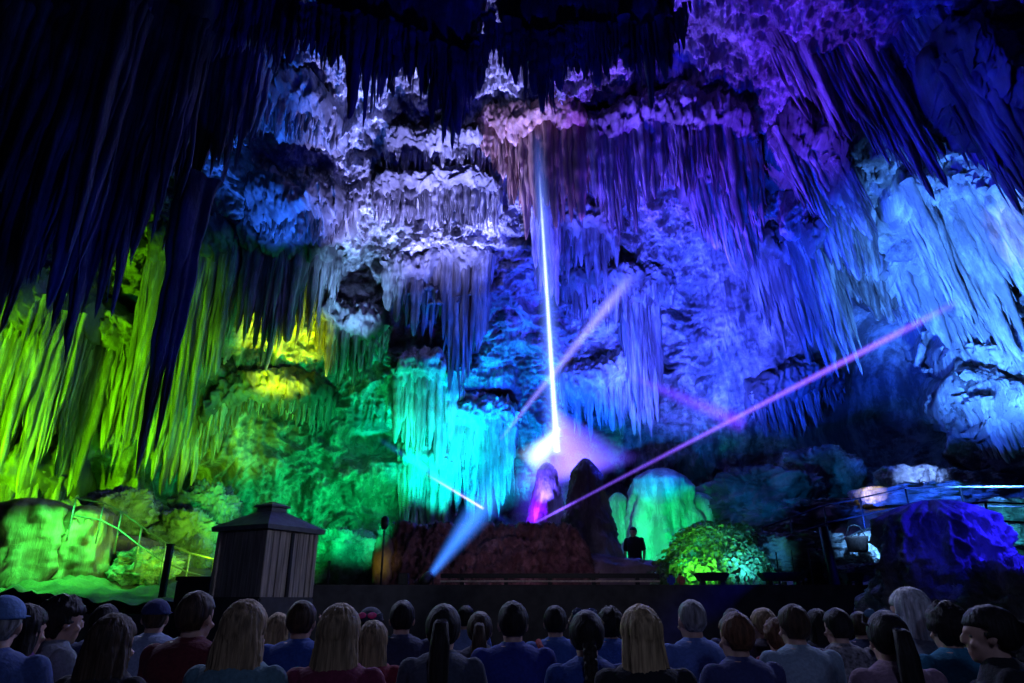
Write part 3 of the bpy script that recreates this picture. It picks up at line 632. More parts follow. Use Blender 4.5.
for lb, px, col in (('small blue lamp box on the stage edge before the bush', 672, (.02, .05, .5)), ('small reddish lamp box on the stage edge, right of the blue one', 682, (.5, .12, .08))):
    p = P(px, 584, 11.2); t = empty('lamp_box', (p.x, 11.25, 1.58)); tag(t, lb, 'lamp')
    bm = bmesh.new(); box_bm(bm, (0, 0, .07), (.12, .12, .14), bevel=.03); link('housing', bm, plain('painted_case', col, .5), t, False)
    bm = bmesh.new(); box_bm(bm, (0, 0, .155), (.05, .03, .03), bevel=.008); link('handle', bm, BLACK, t, False)
for lb, px, w_ in (('low black floodlight trough below the bush', 712, .5), ('wide black floodlight trough at the right of the stage edge', 783, .72), ('black floodlight trough right of the leaning post', 853, .28)):
    p = P(px, 582, 11.3); t = empty('floodlight_trough', (p.x, 11.3, 1.58)); tag(t, lb, 'floodlight')
    bm = bmesh.new(); frustum(bm, .06, .17, .1, .13); bmesh.ops.scale(bm, vec=(w_ / .26, 1, 1), verts=bm.verts); link('housing', bm, BLACK, t, False)
    for s_ in (-1, 1):
        bm = bmesh.new(); box_bm(bm, (s_ * w_ * .3, 0, .03), (.07, .12, .06)); link('foot', bm, BLACK, t, False)
    bm = bmesh.new(); box_bm(bm, (0, 0, .175), (w_ * .9, .18, .015)); link('glass', bm, plain('smoked_glass', (.02, .02, .025), .1), t, False)

# ------------------------------------------------------------------ railings, posts
def railing(label, pts, h=.95, nrail=2, r=.022, mat=STEEL, every=1, wz=None):
    """pts: (px, py_top, Y) of the top rail"""
    q = [P(*p_) for p_ in pts]; o = q[0].copy(); t = empty('guard_railing', o); tag(t, label, 'railing')
    for k in range(nrail):
        ac = Acc(); tube(ac, [p_ - o - Vector((0, 0, k * h * .42)) for p_ in q], r); ac.build('rail', mat, t)
    for p_ in q[::every]:
        ac = Acc(); tube(ac, [p_ - o, p_ - o - Vector((0, 0, h))], r * 1.1); ac.build('post', mat, t)
    return t
railing('thin stair railing climbing the green rocks left of the timber hut', [(76, 498, 14.0), (104, 503, 14.2), (122, 512, 14.1), (142, 527, 13.8), (166, 543, 13.6), (190, 553, 13.4), (214, 559, 13.3)], h=.8, r=.015)
railing('upper railing curving along the right bank under the boulder row', [(762, 528, 15.5), (790, 518, 15.8), (824, 506, 16), (860, 498, 16), (905, 488, 15.5), (960, 487, 14.5), (1030, 487, 13.5)], h=.9, r=.018, mat=BLACK)
railing('lower railing before the frosted rocks at right', [(800, 556, 13), (830, 545, 13.1), (858, 532, 13.2), (895, 520, 13.2), (930, 507, 12.8), (985, 502, 12.2), (1030, 504, 11.8)], h=.75, r=.018, mat=BLACK)
tubes('cable', 'thin violet-lit cable running along the right bank to the frame edge', 'cable', [[P(905, 488, 15.2), P(960, 486.5, 14), P(1035, 486, 13)]], STEEL, .012)
a, b = P(823, 527, 11.9), P(839, 600, 11.9)
ac = Acc(); tube(ac, [(0, 0, 0), b * 0 + (a - Vector((b.x, b.y, 1.2))) * .5, a - Vector((b.x, b.y, 1.2))], [.085, .08, .075], 14)
o = ac.build('leaning_post', BLACK); o.location = (b.x, b.y, 1.2); tag(o, 'thick dark leaning post at the right of the stage edge', 'post')
p = P(857, 542, 12.6); t = empty('hanging_basket', p); tag(t, 'dark square basket lamp on the railing right of the leaning post', 'basket')
ac = Acc(); ac.grid(np.array([[(r_ * math.cos(k * math.pi / 5), r_ * math.sin(k * math.pi / 5), z_) for k in range(10)] for z_, r_ in ((-.17, .13), (-.15, .16), (.05, .19), (.09, .2), (.09, .17), (-.1, .13))]), wrap_u=True, cap=True); ac.build('basket_body', plain('dark_wicker', (.06, .03, .025), .8, .5, 40, .6), t)
ac = Acc(); tube(ac, [(-.17, 0, .09), (-.1, 0, .26), (0, 0, .3), (.1, 0, .26), (.17, 0, .09)], .01); ac.build('handle', BLACK, t)
for k, (px, yt, lb) in enumerate([(780, 552, 'thin dark stake before the violet rock, leftmost'), (796, 550, 'thin dark stake before the violet rock, second from left'), (813, 549, 'thin dark stake just left of the leaning post')]):
    p = P(px, 584, 12.6); ac = Acc(); tube(ac, [(0, 0, 0), (0, 0, P(px, yt, 12.6).z - 1.35)], [.016, .01]); o = ac.build('stake', BLACK); o.location = (p.x, 12.6, 1.35); tag(o, lb, 'stake', 'thin stakes at the right of the stage')
for px, yt, lb in ((163, 545, 'dark square post beside the stair railing left of the hut'), (327, 562, 'thin dark post right of the timber hut')):
    p = P(px, 590, 12.4); w_ = .09 if px < 200 else .035
    bm = bmesh.new(); hh = P(px, yt, 12.4).z - 1.2; box_bm(bm, (0, 0, hh / 2), (w_, w_, hh), bevel=.008); box_bm(bm, (0, 0, hh), (w_ * 1.3, w_ * 1.3, .04), bevel=.008)
    o = link('short_post', bm, BLACK, None, False); o.location = (p.x, 12.4, 1.2); tag(o, lb, 'post')

# ------------------------------------------------------------------ people
def eval_mesh(bm, name, voxel, smooth=4, dec=None):
    me = D.meshes.new(name + '_tmp'); bm.to_mesh(me); bm.free()
    o = D.objects.new(name + '_tmp', me); C.objects.link(o)
    m = o.modifiers.new('r', 'REMESH'); m.mode = 'VOXEL'; m.voxel_size = voxel; m.use_smooth_shade = True
    s = o.modifiers.new('s', 'SMOOTH'); s.factor = .5; s.iterations = smooth
    dg = bpy.context.evaluated_depsgraph_get(); dg.update()
    r = D.meshes.new_from_object(o.evaluated_get(dg)); r.name = name
    D.objects.remove(o); D.meshes.remove(me)
    return r
def ell(bm, c, s, M=None, seg=20):
    r = bmesh.ops.create_uvsphere(bm, u_segments=seg, v_segments=seg * 2 // 3, radius=1)
    m = Matrix.Translation(c) @ (M if M is not None else Matrix.Identity(4)) @ Matrix.Diagonal((*s, 1))
    bmesh.ops.transform(bm, matrix=m, verts=r['verts']); return r['verts']
def limb(bm, a, b, ra, rb, seg=14):
    a, b = Vector(a), Vector(b); L = (b - a).length; q = (b - a).to_track_quat('Z', 'Y').to_matrix().to_4x4()
    r = bmesh.ops.create_cone(bm, cap_ends=True, segments=seg, radius1=ra, radius2=rb, depth=L)
    bmesh.ops.transform(bm, matrix=Matrix.Translation((a + b) / 2) @ q, verts=r['verts'])
    ell(bm, a, (ra,) * 3, seg=12); ell(bm, b, (rb,) * 3, seg=12)
def loft(bm, rings, seg=24):
    """rings: (x, y, z, rx, ry)"""
    vs_ = [[bm.verts.new((x + rx * math.cos(k * 2 * math.pi / seg), y + ry * math.sin(k * 2 * math.pi / seg), z)) for k in range(seg)] for x, y, z, rx, ry in rings]
    for i in range(len(vs_) - 1):
        for k in range(seg): bm.faces.new((vs_[i][k], vs_[i][(k + 1) % seg], vs_[i + 1][(k + 1) % seg], vs_[i + 1][k]))
    bm.faces.new(vs_[0][::-1]); bm.faces.new(vs_[-1])
HZ = 1.178                                    # height of the head's middle above the floor, seated
def torso_rings(g, infl=0.0, top=True, z0=.43):
    w = {'m': 1.0, 'f': .9, 'c': .82}[g]; i = infl
    hip = {'m': .165, 'f': .172, 'c': .14}[g]
    r = [(0, 0, z0, hip * .9 + i, .12 + i), (0, 0, .52, hip + i, .135 + i), (0, -.005, .66, .148 * w + i, .112 + i), (0, -.012, .80, .158 * w + i, .115 + i),
         (0, -.02, .93, .178 * w + i, .122 + i), (0, -.025, 1.00, .178 * w + i, .108 + i), (0, -.022, 1.05, .140 * w + i, .088 + i * .8)]
    if top: r += [(0, -.012, 1.082, .092 * w + i * .6, .066 + i * .6)]
    return r
def arms(bm, g, infl, part, pose):
    w = {'m': 1.0, 'f': .9, 'c': .84}[g]
    for s in (-1, 1):
        sh = Vector((s * .178 * w, -.02, 1.012)); el = Vector((s * .235 * w, .06, .765)); wr = Vector((s * .135, .27, .66))
        if pose == 'cheek' and s == 1: el = Vector((.22, .12, .80)); wr = Vector((.115, .14, 1.08))
        if pose == 'stand': el = Vector((s * .235 * w, -.01, .74)); wr = Vector((s * .22 * w, .05, .50))
        if part == 'skin':
            limb(bm, sh, el, .047 * w, .038 * w); limb(bm, el, wr, .038 * w, .025 * w)
            d = (wr - el).normalized()
            if pose == 'cheek' and s == 1: d = Vector((-.1, .15, 1)).normalized()
            side = d.cross(Vector((0, 0, 1))).normalized() if abs(d.z) < .9 else Vector((0, 1, 0)); nrm = side.cross(d)
            pc = wr + d * .045; q = Matrix((side, d, nrm)).transposed().to_4x4()
            ell(bm, pc, (.038, .05, .016), q, 14)
            for k, (off, ln) in enumerate(((-.028, .06), (-.0095, .072), (.0095, .067), (.028, .052))):
                a = pc + d * .038 + side * off; b = a + d * ln * .55 - nrm * .008; c_ = b + d * ln * .4 - nrm * .022
                limb(bm, a, b, .0088, .0082, 8); limb(bm, b, c_, .0082, .007, 8)
            a = pc + side * (-s * .034) - d * .02; b = a + side * (-s * .022) + d * .03; limb(bm, a, b, .0105, .0095, 8); limb(bm, b, b + d * .027 - nrm * .008, .0095, .0078, 8)
        else:
            m = sh.lerp(el, .72); limb(bm, sh, m, .047 * w + infl + .004, .043 * w + infl + .006)
def legs(bm, g, infl, pose, skin=True):
    for s in (-1, 1):
        hp, kn, an = Vector((s * .09, .03, .53)), Vector((s * .11, .43, .50)), Vector((s * .11, .36, .085))
        if pose == 'stand': hp, kn, an = Vector((s * .085, 0, .50)), Vector((s * .095, .02, .04)), Vector((s * .10, -.01, -.40))
        limb(bm, hp, kn, .085 + infl, .055 + infl); limb(bm, kn, an, .054 + infl, .036 + infl + (.012 if infl else 0))
        if skin: limb(bm, an + Vector((0, 0, -.04)), an + Vector((0, .15, -.055)), .038, .028)
def head(bm):
    loft(bm, [(0, -.012, 1.03, .062, .06), (0, 0, 1.08, .054, .056), (0, .012, 1.15, .052, .056), (0, .02, 1.2, .05, .055)], 18)
    ell(bm, (0, .012, HZ + .03), (.074, .095, .093)); ell(bm, (0, .04, HZ - .045), (.055, .068, .068)); ell(bm, (0, .075, HZ - .085), (.028, .026, .022))
    ell(bm, (0, .108, HZ - .005), (.011, .022, .026)); ell(bm, (0, .118, HZ - .018), (.015, .013, .011))
    ell(bm, (0, .098, HZ + .028), (.045, .014, .010)); ell(bm, (0, .100, HZ - .056), (.022, .010, .005)); ell(bm, (0, .098, HZ - .067), (.019, .010, .005))
    for s in (-1, 1):
        ell(bm, (s * .077, .008, HZ), (.010, .020, .031), Matrix.Rotation(s * .35, 4, 'Z')); ell(bm, (s * .045, .082, HZ - .028), (.018, .018, .016))
BODY = {}
for g in ('m', 'f', 'c'):
    for pose in (('sit', 'cheek') if g != 'c' else ('sit',)) + (('stand',) if g == 'm' else ()):
        bm = bmesh.new(); loft(bm, torso_rings(g)); arms(bm, g, 0, 'skin', pose); legs(bm, g, 0, pose); head(bm)
        if g == 'f':
            for s in (-1, 1): ell(bm, (s * .075, .085, .93), (.06, .05, .06))
        b = eval_mesh(bm, 'person_body', .0085, 3)
        bm = bmesh.new(); loft(bm, torso_rings(g, .014, z0=.50)); arms(bm, g, .012, 'cloth', pose)
        loft(bm, [(0, -.012, 1.03, .085, .08), (0, -.004, 1.085, .066, .069), (0, 0, 1.10, .063, .067)], 18)
        if g == 'f':
            for s in (-1, 1): ell(bm, (s * .075, .09, .93), (.066, .055, .066))
        sh = eval_mesh(bm, 'shirt', .011, 5)
        co = np.empty(len(sh.vertices) * 3, np.float32); sh.vertices.foreach_get('co', co); co = co.reshape(-1, 3)
        n_ = fbm(co[:, 0] * 9, co[:, 1] * 9, co[:, 2] * 4, 3) * .006; nr = np.empty(len(sh.vertices) * 3, np.float32); sh.vertices.foreach_get('normal', nr)
        sh.vertices.foreach_set('co', (co + nr.reshape(-1, 3) * n_[:, None]).ravel()); sh.update()
        bm = bmesh.new(); loft(bm, [(0, 0, .42, .16, .125), (0, 0, .53, .178, .148), (0, 0, .60, .162, .13)]); legs(bm, g, .012, pose, False)
        tr = eval_mesh(bm, 'trousers', .014, 4)
        BODY[g, pose] = (b, sh, tr)
def scalp(infl=.012, low=0.0, back=0.0, seed=0, hairline=.05):
    """cap of hair over the skull, open at the face"""
    bm = bmesh.new(); v = ell(bm, (0, .004 - back * .5, HZ + .03), (.074 + infl, .095 + infl + back * .5, .093 + infl), seg=40)
    for k in v:
        f = k.co - Vector((0, .004, HZ + .03))
        lim = (HZ + .055) if f.y > .03 else (HZ + .0 if f.y > -.02 else HZ - .05 - low)
        if k.co.z < lim:
            t = min(1, (lim - k.co.z) / .02); s_ = 1 - .26 * t; k.co = Vector((0, .004, HZ + .03)) + f * s_
        n = mnoise.noise(Vector((k.co.x * 55, k.co.y * 55, k.co.z * 14 + seed))) * .5 + mnoise.noise(k.co * 24 + Vector((seed, 0, 0))) * .6
        k.co += f.normalized() * n * .006
    return bm
def locks(bm, rows, seg=40, seed=0, amp=.10, front=True):
    """closed sheet of hair falling behind the head; rows: (y, z, rx, ry)"""
    vs_ = []
    for i, (y, z, rx, ry) in enumerate(rows):
        ring = []
        for k in range(seg):
            a = 2 * math.pi * k / seg
            n = 1 + amp * (mnoise.noise(Vector((math.cos(a) * 5, math.sin(a) * 5, z * 2.2 + seed))) + .6 * mnoise.noise(Vector((math.cos(a) * 13, math.sin(a) * 13, z * 3 + seed))))
            ring.append(bm.verts.new((rx * n * math.cos(a), y + ry * n * math.sin(a), z + (.09 * mnoise.noise(Vector((math.cos(a) * 4, math.sin(a) * 4, seed))) if i == len(rows) - 1 else 0))))
        vs_.append(ring)
    for i in range(len(vs_) - 1):
        for k in range(seg): bm.faces.new((vs_[i][k], vs_[i][(k + 1) % seg], vs_[i + 1][(k + 1) % seg], vs_[i + 1][k]))
    bm.faces.new(vs_[0]); bm.faces.new(vs_[-1][::-1])
HAIR = {}
def hair_mesh(kind, seed):
    """one mesh, or several (name, mesh) pieces"""
    key = (kind, seed)
    if key in HAIR: return HAIR[key]
    def fin(bm):
        bmesh.ops.recalc_face_normals(bm, faces=bm.faces); me = D.meshes.new('hair'); bm.to_mesh(me); bm.free(); return me
    if kind == 'short': r = [('hair', fin(scalp(.012, .0, .0, seed)))]
    elif kind == 'curly':
        bm = scalp(.024, .02, .005, seed)
        for v in bm.verts: v.co += (v.co - Vector((0, 0, HZ + .03))).normalized() * mnoise.noise(v.co * 45) * .016
        r = [('hair', fin(bm))]
    elif kind == 'bald': r = [('hair', fin(scalp(.005, .0, .0, seed)))]
    elif kind in ('long', 'wavy', 'tucked'):
        bm = scalp(.014, .06, .008, seed); a = {'long': .07, 'wavy': .2, 'tucked': .1}[kind]; wd = 1.12 if kind == 'wavy' else 1
        locks(bm, [(-.01, HZ + .08, .045, .06), (-.012, HZ + .04, .080, .088), (-.02, HZ - .03, .088 * wd, .086), (-.035, HZ - .11, .097 * wd, .070), (-.07, HZ - .21, .108 * wd, .052), (-.10, HZ - .30, .114 * wd, .045), (-.12, HZ - .42, .104 * wd, .036), (-.125, HZ - .52, .066, .022)], seed=seed, amp=a)
        r = [('hair', eval_mesh(bm, 'hair', .007, 2))]
        me = r[0][1]; co = np.empty(len(me.vertices) * 3, np.float32); me.vertices.foreach_get('co', co); co = co.reshape(-1, 3)
        an = np.arctan2(co[:, 0], -(co[:, 1] - .02)); st = ridged(an * 11 + seed, 0 * an + .4, co[:, 2] * 2.5, 2) * .0045
        nr = np.empty(len(me.vertices) * 3, np.float32); me.vertices.foreach_get('normal', nr); me.vertices.foreach_set('co', (co + nr.reshape(-1, 3) * st[:, None]).ravel()); me.update()
    elif kind in ('ponytail', 'braid'):
        bm = scalp(.016, .0, .012, seed); r = [('hair', fin(bm))]
        bm = bmesh.new()
        if kind == 'ponytail':
            locks(bm, [(-.10, HZ + .07, .022, .02), (-.145, HZ + .05, .036, .03), (-.16, HZ - .05, .048, .036), (-.165, HZ - .17, .05, .034), (-.175, HZ - .30, .04, .028), (-.175, HZ - .40, .02, .014)], 20, seed, .25)
        else:
            for k in range(13):
                z = HZ - .02 - k * .03; y = -.105 - .06 * min(1, k / 5)
                for s in (-1, 1): ell(bm, (s * .013, y - .006 * (k % 2), z + s * .008), (.024 * (1 - k * .03), .022, .026), Matrix.Rotation(s * .6, 4, 'Y'), 10)
        r.append((kind, fin(bm) if kind == 'ponytail' else eval_mesh(bm, 'braid', .006, 1)))
    elif kind == 'cap':
        bm = scalp(.008, .0, .0, seed); r = [('hair', fin(bm))]
        bm = bmesh.new(); v = ell(bm, (0, .004, HZ + .045), (.09, .112, .092), seg=32)
        for k in v:
            if k.co.z < HZ + .04: k.co.z = HZ + .04 - (HZ + .04 - k.co.z) * .12
        ell(bm, (0, .15, HZ + .045), (.075, .075, .008)); r.append(('cap', fin(bm)))
    HAIR[key] = r; return r
SKIN = plain('skin', (.50, .31, .23), .55, .1, 20, .05)
HM = {k: plain(k + '_hair', c, .62, .6, 60, .6, stretch=(1, 1, .1), spec=.25) for k, c in
      {'black': (.012, .010, .010), 'brown': (.05, .030, .018), 'auburn': (.13, .06, .03), 'blonde': (.36, .26, .13), 'darkblonde': (.24, .17, .09), 'grey': (.22, .22, .22), 'silver': (.5, .52, .56)}.items()}
CL = {}
def cloth(col, check=None):
    key = (tuple(col), check)
    if key not in CL: CL[key] = plain('fabric', col, .9, .18, 60, .3) if not check else plain('patterned_fabric', col, .9, .85, 38, .2)
    return CL[key]
JEANS = cloth((.03, .04, .09))
def set_mat(o, m):
    if len(o.data.materials) == 0: o.data.materials.append(m)
    o.material_slots[0].link = 'OBJECT'; o.material_slots[0].material = m
def person(label, px, ytop, Y, g, hair, hcol, shirt, turn=0, pose='sit', seed=0, tilt=0, check=None, zoff=0.0, group=None, capcol=(.02, .03, .12)):
    if pose not in ('stand', 'bend'): Y *= 1.3
    topz = P(px, ytop, Y); base = 1.296 + (.01 if hair not in ('bald',) else 0)
    sc = max(.84, min(1.09, topz.z / base)) if pose not in ('stand', 'bend') else 1.0
    x = topz.x; zf = topz.z - base * sc
    r = empty('person', (x, Y, zf if pose in ('stand', 'bend') else max(0, zf) if zf > .02 else 0.0), R(turn)); r.scale = (sc, sc, sc)
    tag(r, label, 'person', group)
    b, sh, tr = BODY[g, pose]
    def part(nm, me, m):
        o = D.objects.new(nm, me); C.objects.link(o); o.parent = r; set_mat(o, m); 
        return o
    part('body', b, SKIN); part('shirt', sh, cloth(shirt, check)); part('trousers', tr, JEANS)
    for nm, me in hair_mesh(hair, seed):
        me.polygons.foreach_set('use_smooth', [True] * len(me.polygons))
        part(nm, me, cloth(capcol) if nm == 'cap' else HM[hcol])
    return r
def glasses(root, col, frame=(.02, .02, .02), back=False, z=HZ + .10):
    """sunglasses pushed up on the head (or turned to the back of it)"""
    o = empty('sunglasses'); D.objects.remove(o)
    s = -1 if back else 1
    bm = bmesh.new()
    for k in (-1, 1): ell(bm, (k * .036, s * (.124 if back else .075), z - (.055 if back else 0)), (.032, .010, .021), Matrix.Rotation(-s * k * .25, 4, 'Z'), 16)
    ac = Acc(); tube(ac, [(-.088, -s * .0, z - .05), (-.085, s * .06, z - .04), (-.06, s * .10, z - .035 - (.02 if back else -.03)), (0, s * (.128 if back else .085), z - (.055 if back else 0)), (.06, s * .10, z - .035 - (.02 if back else -.03)), (.085, s * .06, z - .04), (.088, 0, z - .05)], .005)
    f = ac.build('sunglasses', cloth(frame), root); l = link('lens', bm, plain('lens', col, .15, .1, 5, 0, spec=.8), f)
    return f
def eyes(root):
    for s in (-1, 1):
        bm = bmesh.new(); ell(bm, (s * .033, .0805, HZ + .006), (.0125, .0125, .0095), seg=12); link('eye', bm, plain('eye', (.12, .12, .12), .2, .1), root)

person('person in pale blue cap at the left edge, cut off by the frame', 6, 597, 2.6, 'm', 'cap', 'grey', (.05, .09, .25), 20, capcol=(.10, .20, .42))
person('long dark-haired person leaning in beside the man in the grey shirt, purple top', 28, 606, 2.9, 'f', 'long', 'black', (.10, .02, .16), -15, seed=2)
person('man with swept dark hair and grey shirt looking right, before the green path', 64, 598, 3.15, 'm', 'curly', 'black', (.20, .22, .26), -35, seed=3)
person('dark-haired person half hidden behind the brown-haired woman', 107, 605, 4.0, 'm', 'short', 'black', (.04, .06, .16), 0, seed=4)
person('woman with long brown hair and black top, in front of the dark-haired man at left', 116, 616, 2.5, 'f', 'wavy', 'brown', (.012, .012, .016), -8, seed=5)
person('man in dark blue cap and pale striped shirt', 158, 600, 4.0, 'm', 'cap', 'brown', (.26, .32, .46), 12, seed=6)
person('man with short hair and dark red shirt before the left corner of the hut', 198, 592, 3.0, 'm', 'short', 'brown', (.10, .012, .018), -12, seed=7)
person('woman with long wavy blonde hair and teal shirt before the timber hut', 247, 602, 2.45, 'f', 'wavy', 'darkblonde', (.10, .20, .23), -5, seed=8)
person('blonde-streaked girl half hidden behind the woman in teal', 279, 614, 4.4, 'f', 'long', 'blonde', (.1, .1, .13), 0, seed=9)
person('man with cropped hair and bright blue shirt right of the hut, hand at his cheek', 303, 601, 3.5, 'm', 'short', 'brown', (.02, .07, .30), 0, 'cheek', seed=10)
person('woman with long straight dark-blonde hair and burgundy top', 341, 606, 2.5, 'f', 'long', 'darkblonde', (.16, .02, .05), 0, seed=11)
q = person('person in dark knitted cap with pink sunglasses on the back of the head', 371, 608, 4.1, 'm', 'cap', 'black', (.05, .05, .08), 0, seed=12, capcol=(.03, .04, .07))
glasses(q, (.9, .05, .22), (.05, .05, .06), True, HZ + .135)
person('girl with long brown hair and dark red shirt, below the pink sunglasses', 374, 622, 3.35, 'c', 'long', 'darkblonde', (.18, .015, .03), 0, seed=13)
person('man with short black hair and navy shirt below the small loudspeaker', 403, 601, 3.95, 'm', 'short', 'black', (.03, .035, .08), 8, seed=14)
person('woman with black ponytail and charcoal shirt', 444, 606, 2.95, 'f', 'ponytail', 'black', (.05, .06, .09), 0, seed=15)
person('small dark-haired person in pale blue shirt behind the black ponytail', 466, 606, 5.4, 'm', 'short', 'black', (.20, .28, .5), 0, seed=16)
person('brown-haired person in dark top between the black ponytail and the royal blue shirt', 480, 613, 3.9, 'f', 'ponytail', 'brown', (.03, .03, .06), 0, seed=17)
person('man with short dark hair and royal blue shirt in the middle of the row', 513, 602, 3.3, 'm', 'short', 'black', (.015, .03, .22), 4, seed=18)
q = person('man with dark hair and blue shirt with a red strap, farther row', 555, 606, 4.15, 'm', 'short', 'black', (.04, .10, .34), 0, seed=19)
ac = Acc(); tube(ac, [(-.13, -.06, 1.075), (-.09, -.135, .99), (.0, -.155, .86), (.09, -.15, .74)], [.022, .02, .02, .02], 8); ac.build('strap', cloth((.22, .02, .03)), q)
q = person('woman with a braid and sunglasses on her head, blue shirt', 586, 612, 2.9, 'f', 'braid', 'black', (.02, .06, .26), 0, seed=20); glasses(q, (.03, .05, .12), (.25, .2, .12), False, HZ + .125)
person('person with dark curly hair and blue shirt behind the braided woman', 610, 609, 4.3, 'm', 'curly', 'black', (.04, .10, .36), 0, seed=21)
person('woman with long straight blonde hair and black top', 640, 607, 2.5, 'f', 'long', 'blonde', (.012, .012, .016), 0, seed=22)
person('grey-haired man with close-cropped hair and light blue shirt', 691, 601, 3.45, 'm', 'bald', 'grey', (.09, .16, .42), 10, seed=23)
person('brown-haired person in navy shirt turning left before the grey-haired man', 735, 613, 2.95, 'm', 'short', 'auburn', (.04, .05, .16), 18, seed=24)
person('dark head just showing above the person in navy', 732, 609, 4.9, 'm', 'short', 'brown', (.04, .04, .1), 0, seed=25)
person('woman with tied light brown hair and dark top, farther row', 762, 609, 4.3, 'f', 'ponytail', 'darkblonde', (.03, .02, .04), 20, seed=26)
person('child with reddish hair beside the man in the pale grey-blue shirt', 776, 620, 4.0, 'c', 'curly', 'auburn', (.2, .03, .05), 0, seed=27)
person('man with short dark hair and pale grey-blue shirt', 792, 605, 3.3, 'm', 'short', 'brown', (.24, .34, .42), 6, seed=28)
person('long dark-haired person hidden between the grey-blue and floral shirts', 816, 610, 4.5, 'f', 'long', 'black', (.02, .02, .03), 0, seed=29)
person('man with dark hair and floral shirt', 836, 609, 3.75, 'm', 'short', 'black', (.16, .15, .16), 10, check=1, seed=30)
person('person in navy holding a hand to the face, behind the floral shirt', 858, 612, 4.6, 'm', 'short', 'brown', (.02, .03, .08), -30, 'cheek', seed=31)
q = person('woman with dark ponytail, sunglasses on her head and mauve shirt', 884, 613, 2.7, 'f', 'ponytail', 'black', (.24, .15, .20), -4, seed=32); glasses(q, (.1, .2, .35), (.02, .02, .02), False, HZ + .125)
person('person in bright blue shirt behind the teal shirt, head low', 968, 622, 4.4, 'm', 'short', 'black', (.02, .05, .42), 0, seed=35)
person('man with thick black hair and teal-blue shirt at right', 944, 605, 3.05, 'm', 'curly', 'black', (.03, .20, .32), 0, seed=33)
q = person('dark-haired woman in black shown in profile looking left, at the right edge', 986, 607, 2.6, 'f', 'ponytail', 'black', (.012, .012, .018), 62, seed=36); eyes(q)

tp = P(633, 527, 19.5)
q = person('dark standing figure in silhouette before the green flowstone', 633, 527, 16.5, 'm', 'short', 'black', (.012, .012, .016), 150, 'stand', seed=40)
eyes(q)
person('person with pale grey shoulder-length hair near the right end of the wall', 907, 589, 3.3, 'f', 'long', 'silver', (.30, .34, .42), 20, seed=41)
# blue bag carried in the crowd
p = P(923, 641, 4.6); t = empty('blue_backpack', p); tag(t, 'small bright blue backpack beside the man in the teal shirt', 'backpack')
bm = bmesh.new(); ell(bm, (0, 0, 0), (.10, .07, .10)); ell(bm, (0, 0, -.08), (.105, .075, .09)); link('bag', eval_mesh(bm, 'bag', .01, 3), cloth((.01, .04, .5)), t)
bm = bmesh.new(); ell(bm, (0, -.075, -.08), (.07, .03, .055)); link('pocket', bm, cloth((.01, .03, .4)), t)
ac = Acc(); tube(ac, [(-.03, 0, .09), (-.02, 0, .125), (.02, 0, .125), (.03, 0, .09)], .007); ac.build('handle', cloth((.01, .02, .2)), t)

# ------------------------------------------------------------------ light beams in the haze
def beam(label, a, b, ra, rb, col, dens, fade=None, seg=24, name='laser_ray', cat='light beam', group=None):
    a, b = Vector(a), Vector(b); L = (b - a).length
    ac = Acc(); aa = np.linspace(0, 2 * np.pi, seg, endpoint=False)
    zs = np.linspace(0, 1, 2 if fade is None else 12)
    ac.grid(np.stack([np.cos(aa)[None] * (ra + (rb - ra) * zs)[:, None], np.sin(aa)[None] * (ra + (rb - ra) * zs)[:, None], (zs * L)[:, None] + 0 * aa[None]], -1), wrap_u=True, cap=True)
    o = ac.build(name, glow(name + '_glow', col, dens * .75, radial=(ra, rb), fade=fade))
    o.location = a; o.rotation_mode = 'QUATERNION'; o.rotation_quaternion = (b - a).to_track_quat('Z', 'Y')
    o.visible_shadow = True
    return tag(o, label, cat, group)
FD = [(0, 1), (.7, .6), (1, 0)]
b0, b1 = P(557, 452, 17.6), P(539, 170, 17.6)
beam('narrow white core of the upright laser beam above the haze fan', b0, b1, .13, .05, (.6, .75, 1), 10, [(0, 1), (.75, .8), (1, 0)])
beam('soft blue sheath around the upright laser beam', P(557, 455, 17.6), P(537, 130, 17.6), .45, .30, (.10, .2, 1), 1.6, [(0, 1), (.7, .7), (1, 0)])
beam('lavender beam crossing the upright beam and rising to the right', P(500, 440, 17.2), P(634, 273, 15.8), .07, .30, (.25, .22, 1), 3.6, [(0, .3), (.15, 1), (.8, .8), (1, 0)])
beam('long violet laser beam sweeping up to the right across the cave mouth', P(535, 523, 16.5), P(965, 298, 10.8), .05, .12, (.22, .09, 1), 8, [(0, .6), (.08, 2.2), (.13, .5), (.35, .55), (.5, 1), (.86, 1), (1, 0)])
beam('short pink-white laser beam above the left end of the rubble mound', P(426, 474, 16.5), P(484, 509, 16.2), .05, .06, (.6, .45, 1), 14, [(0, 0), (.3, .5), (.75, 1), (.95, 1), (1, .2)])
beam('faint blue tail of the short laser beam', P(376, 437, 16.8), P(516, 528, 16.0), .12, .12, (.03, .06, 1), 3, [(0, 0), (.5, .8), (1, 0)])
beam('faint magenta beam slanting down to the right of the haze fan', P(612, 368, 17), P(744, 424, 15.0), .14, .34, (.14, .02, 1), 1.6, [(0, 0), (.4, .7), (.9, 1), (1, .6)])
beam('wide blue beam rising right from the moving head lamp', flood_src + Vector((.08, .1, .1)), P(497, 487, 14.4), .10, .52, (.04, .22, 1), 2, [(0, 1.6), (.2, 1), (.7, .55), (1, 0)])
beam('violet haze fan spreading from the foot of the upright beam', P(557, 410, 17.9), P(574, 476, 17.9), .14, 2.05, (.12, .07, 1), 2.2, [(0, 1.8), (.5, 1), (.95, .6), (1, .3)], seg=48, name='haze_fan', cat='haze')
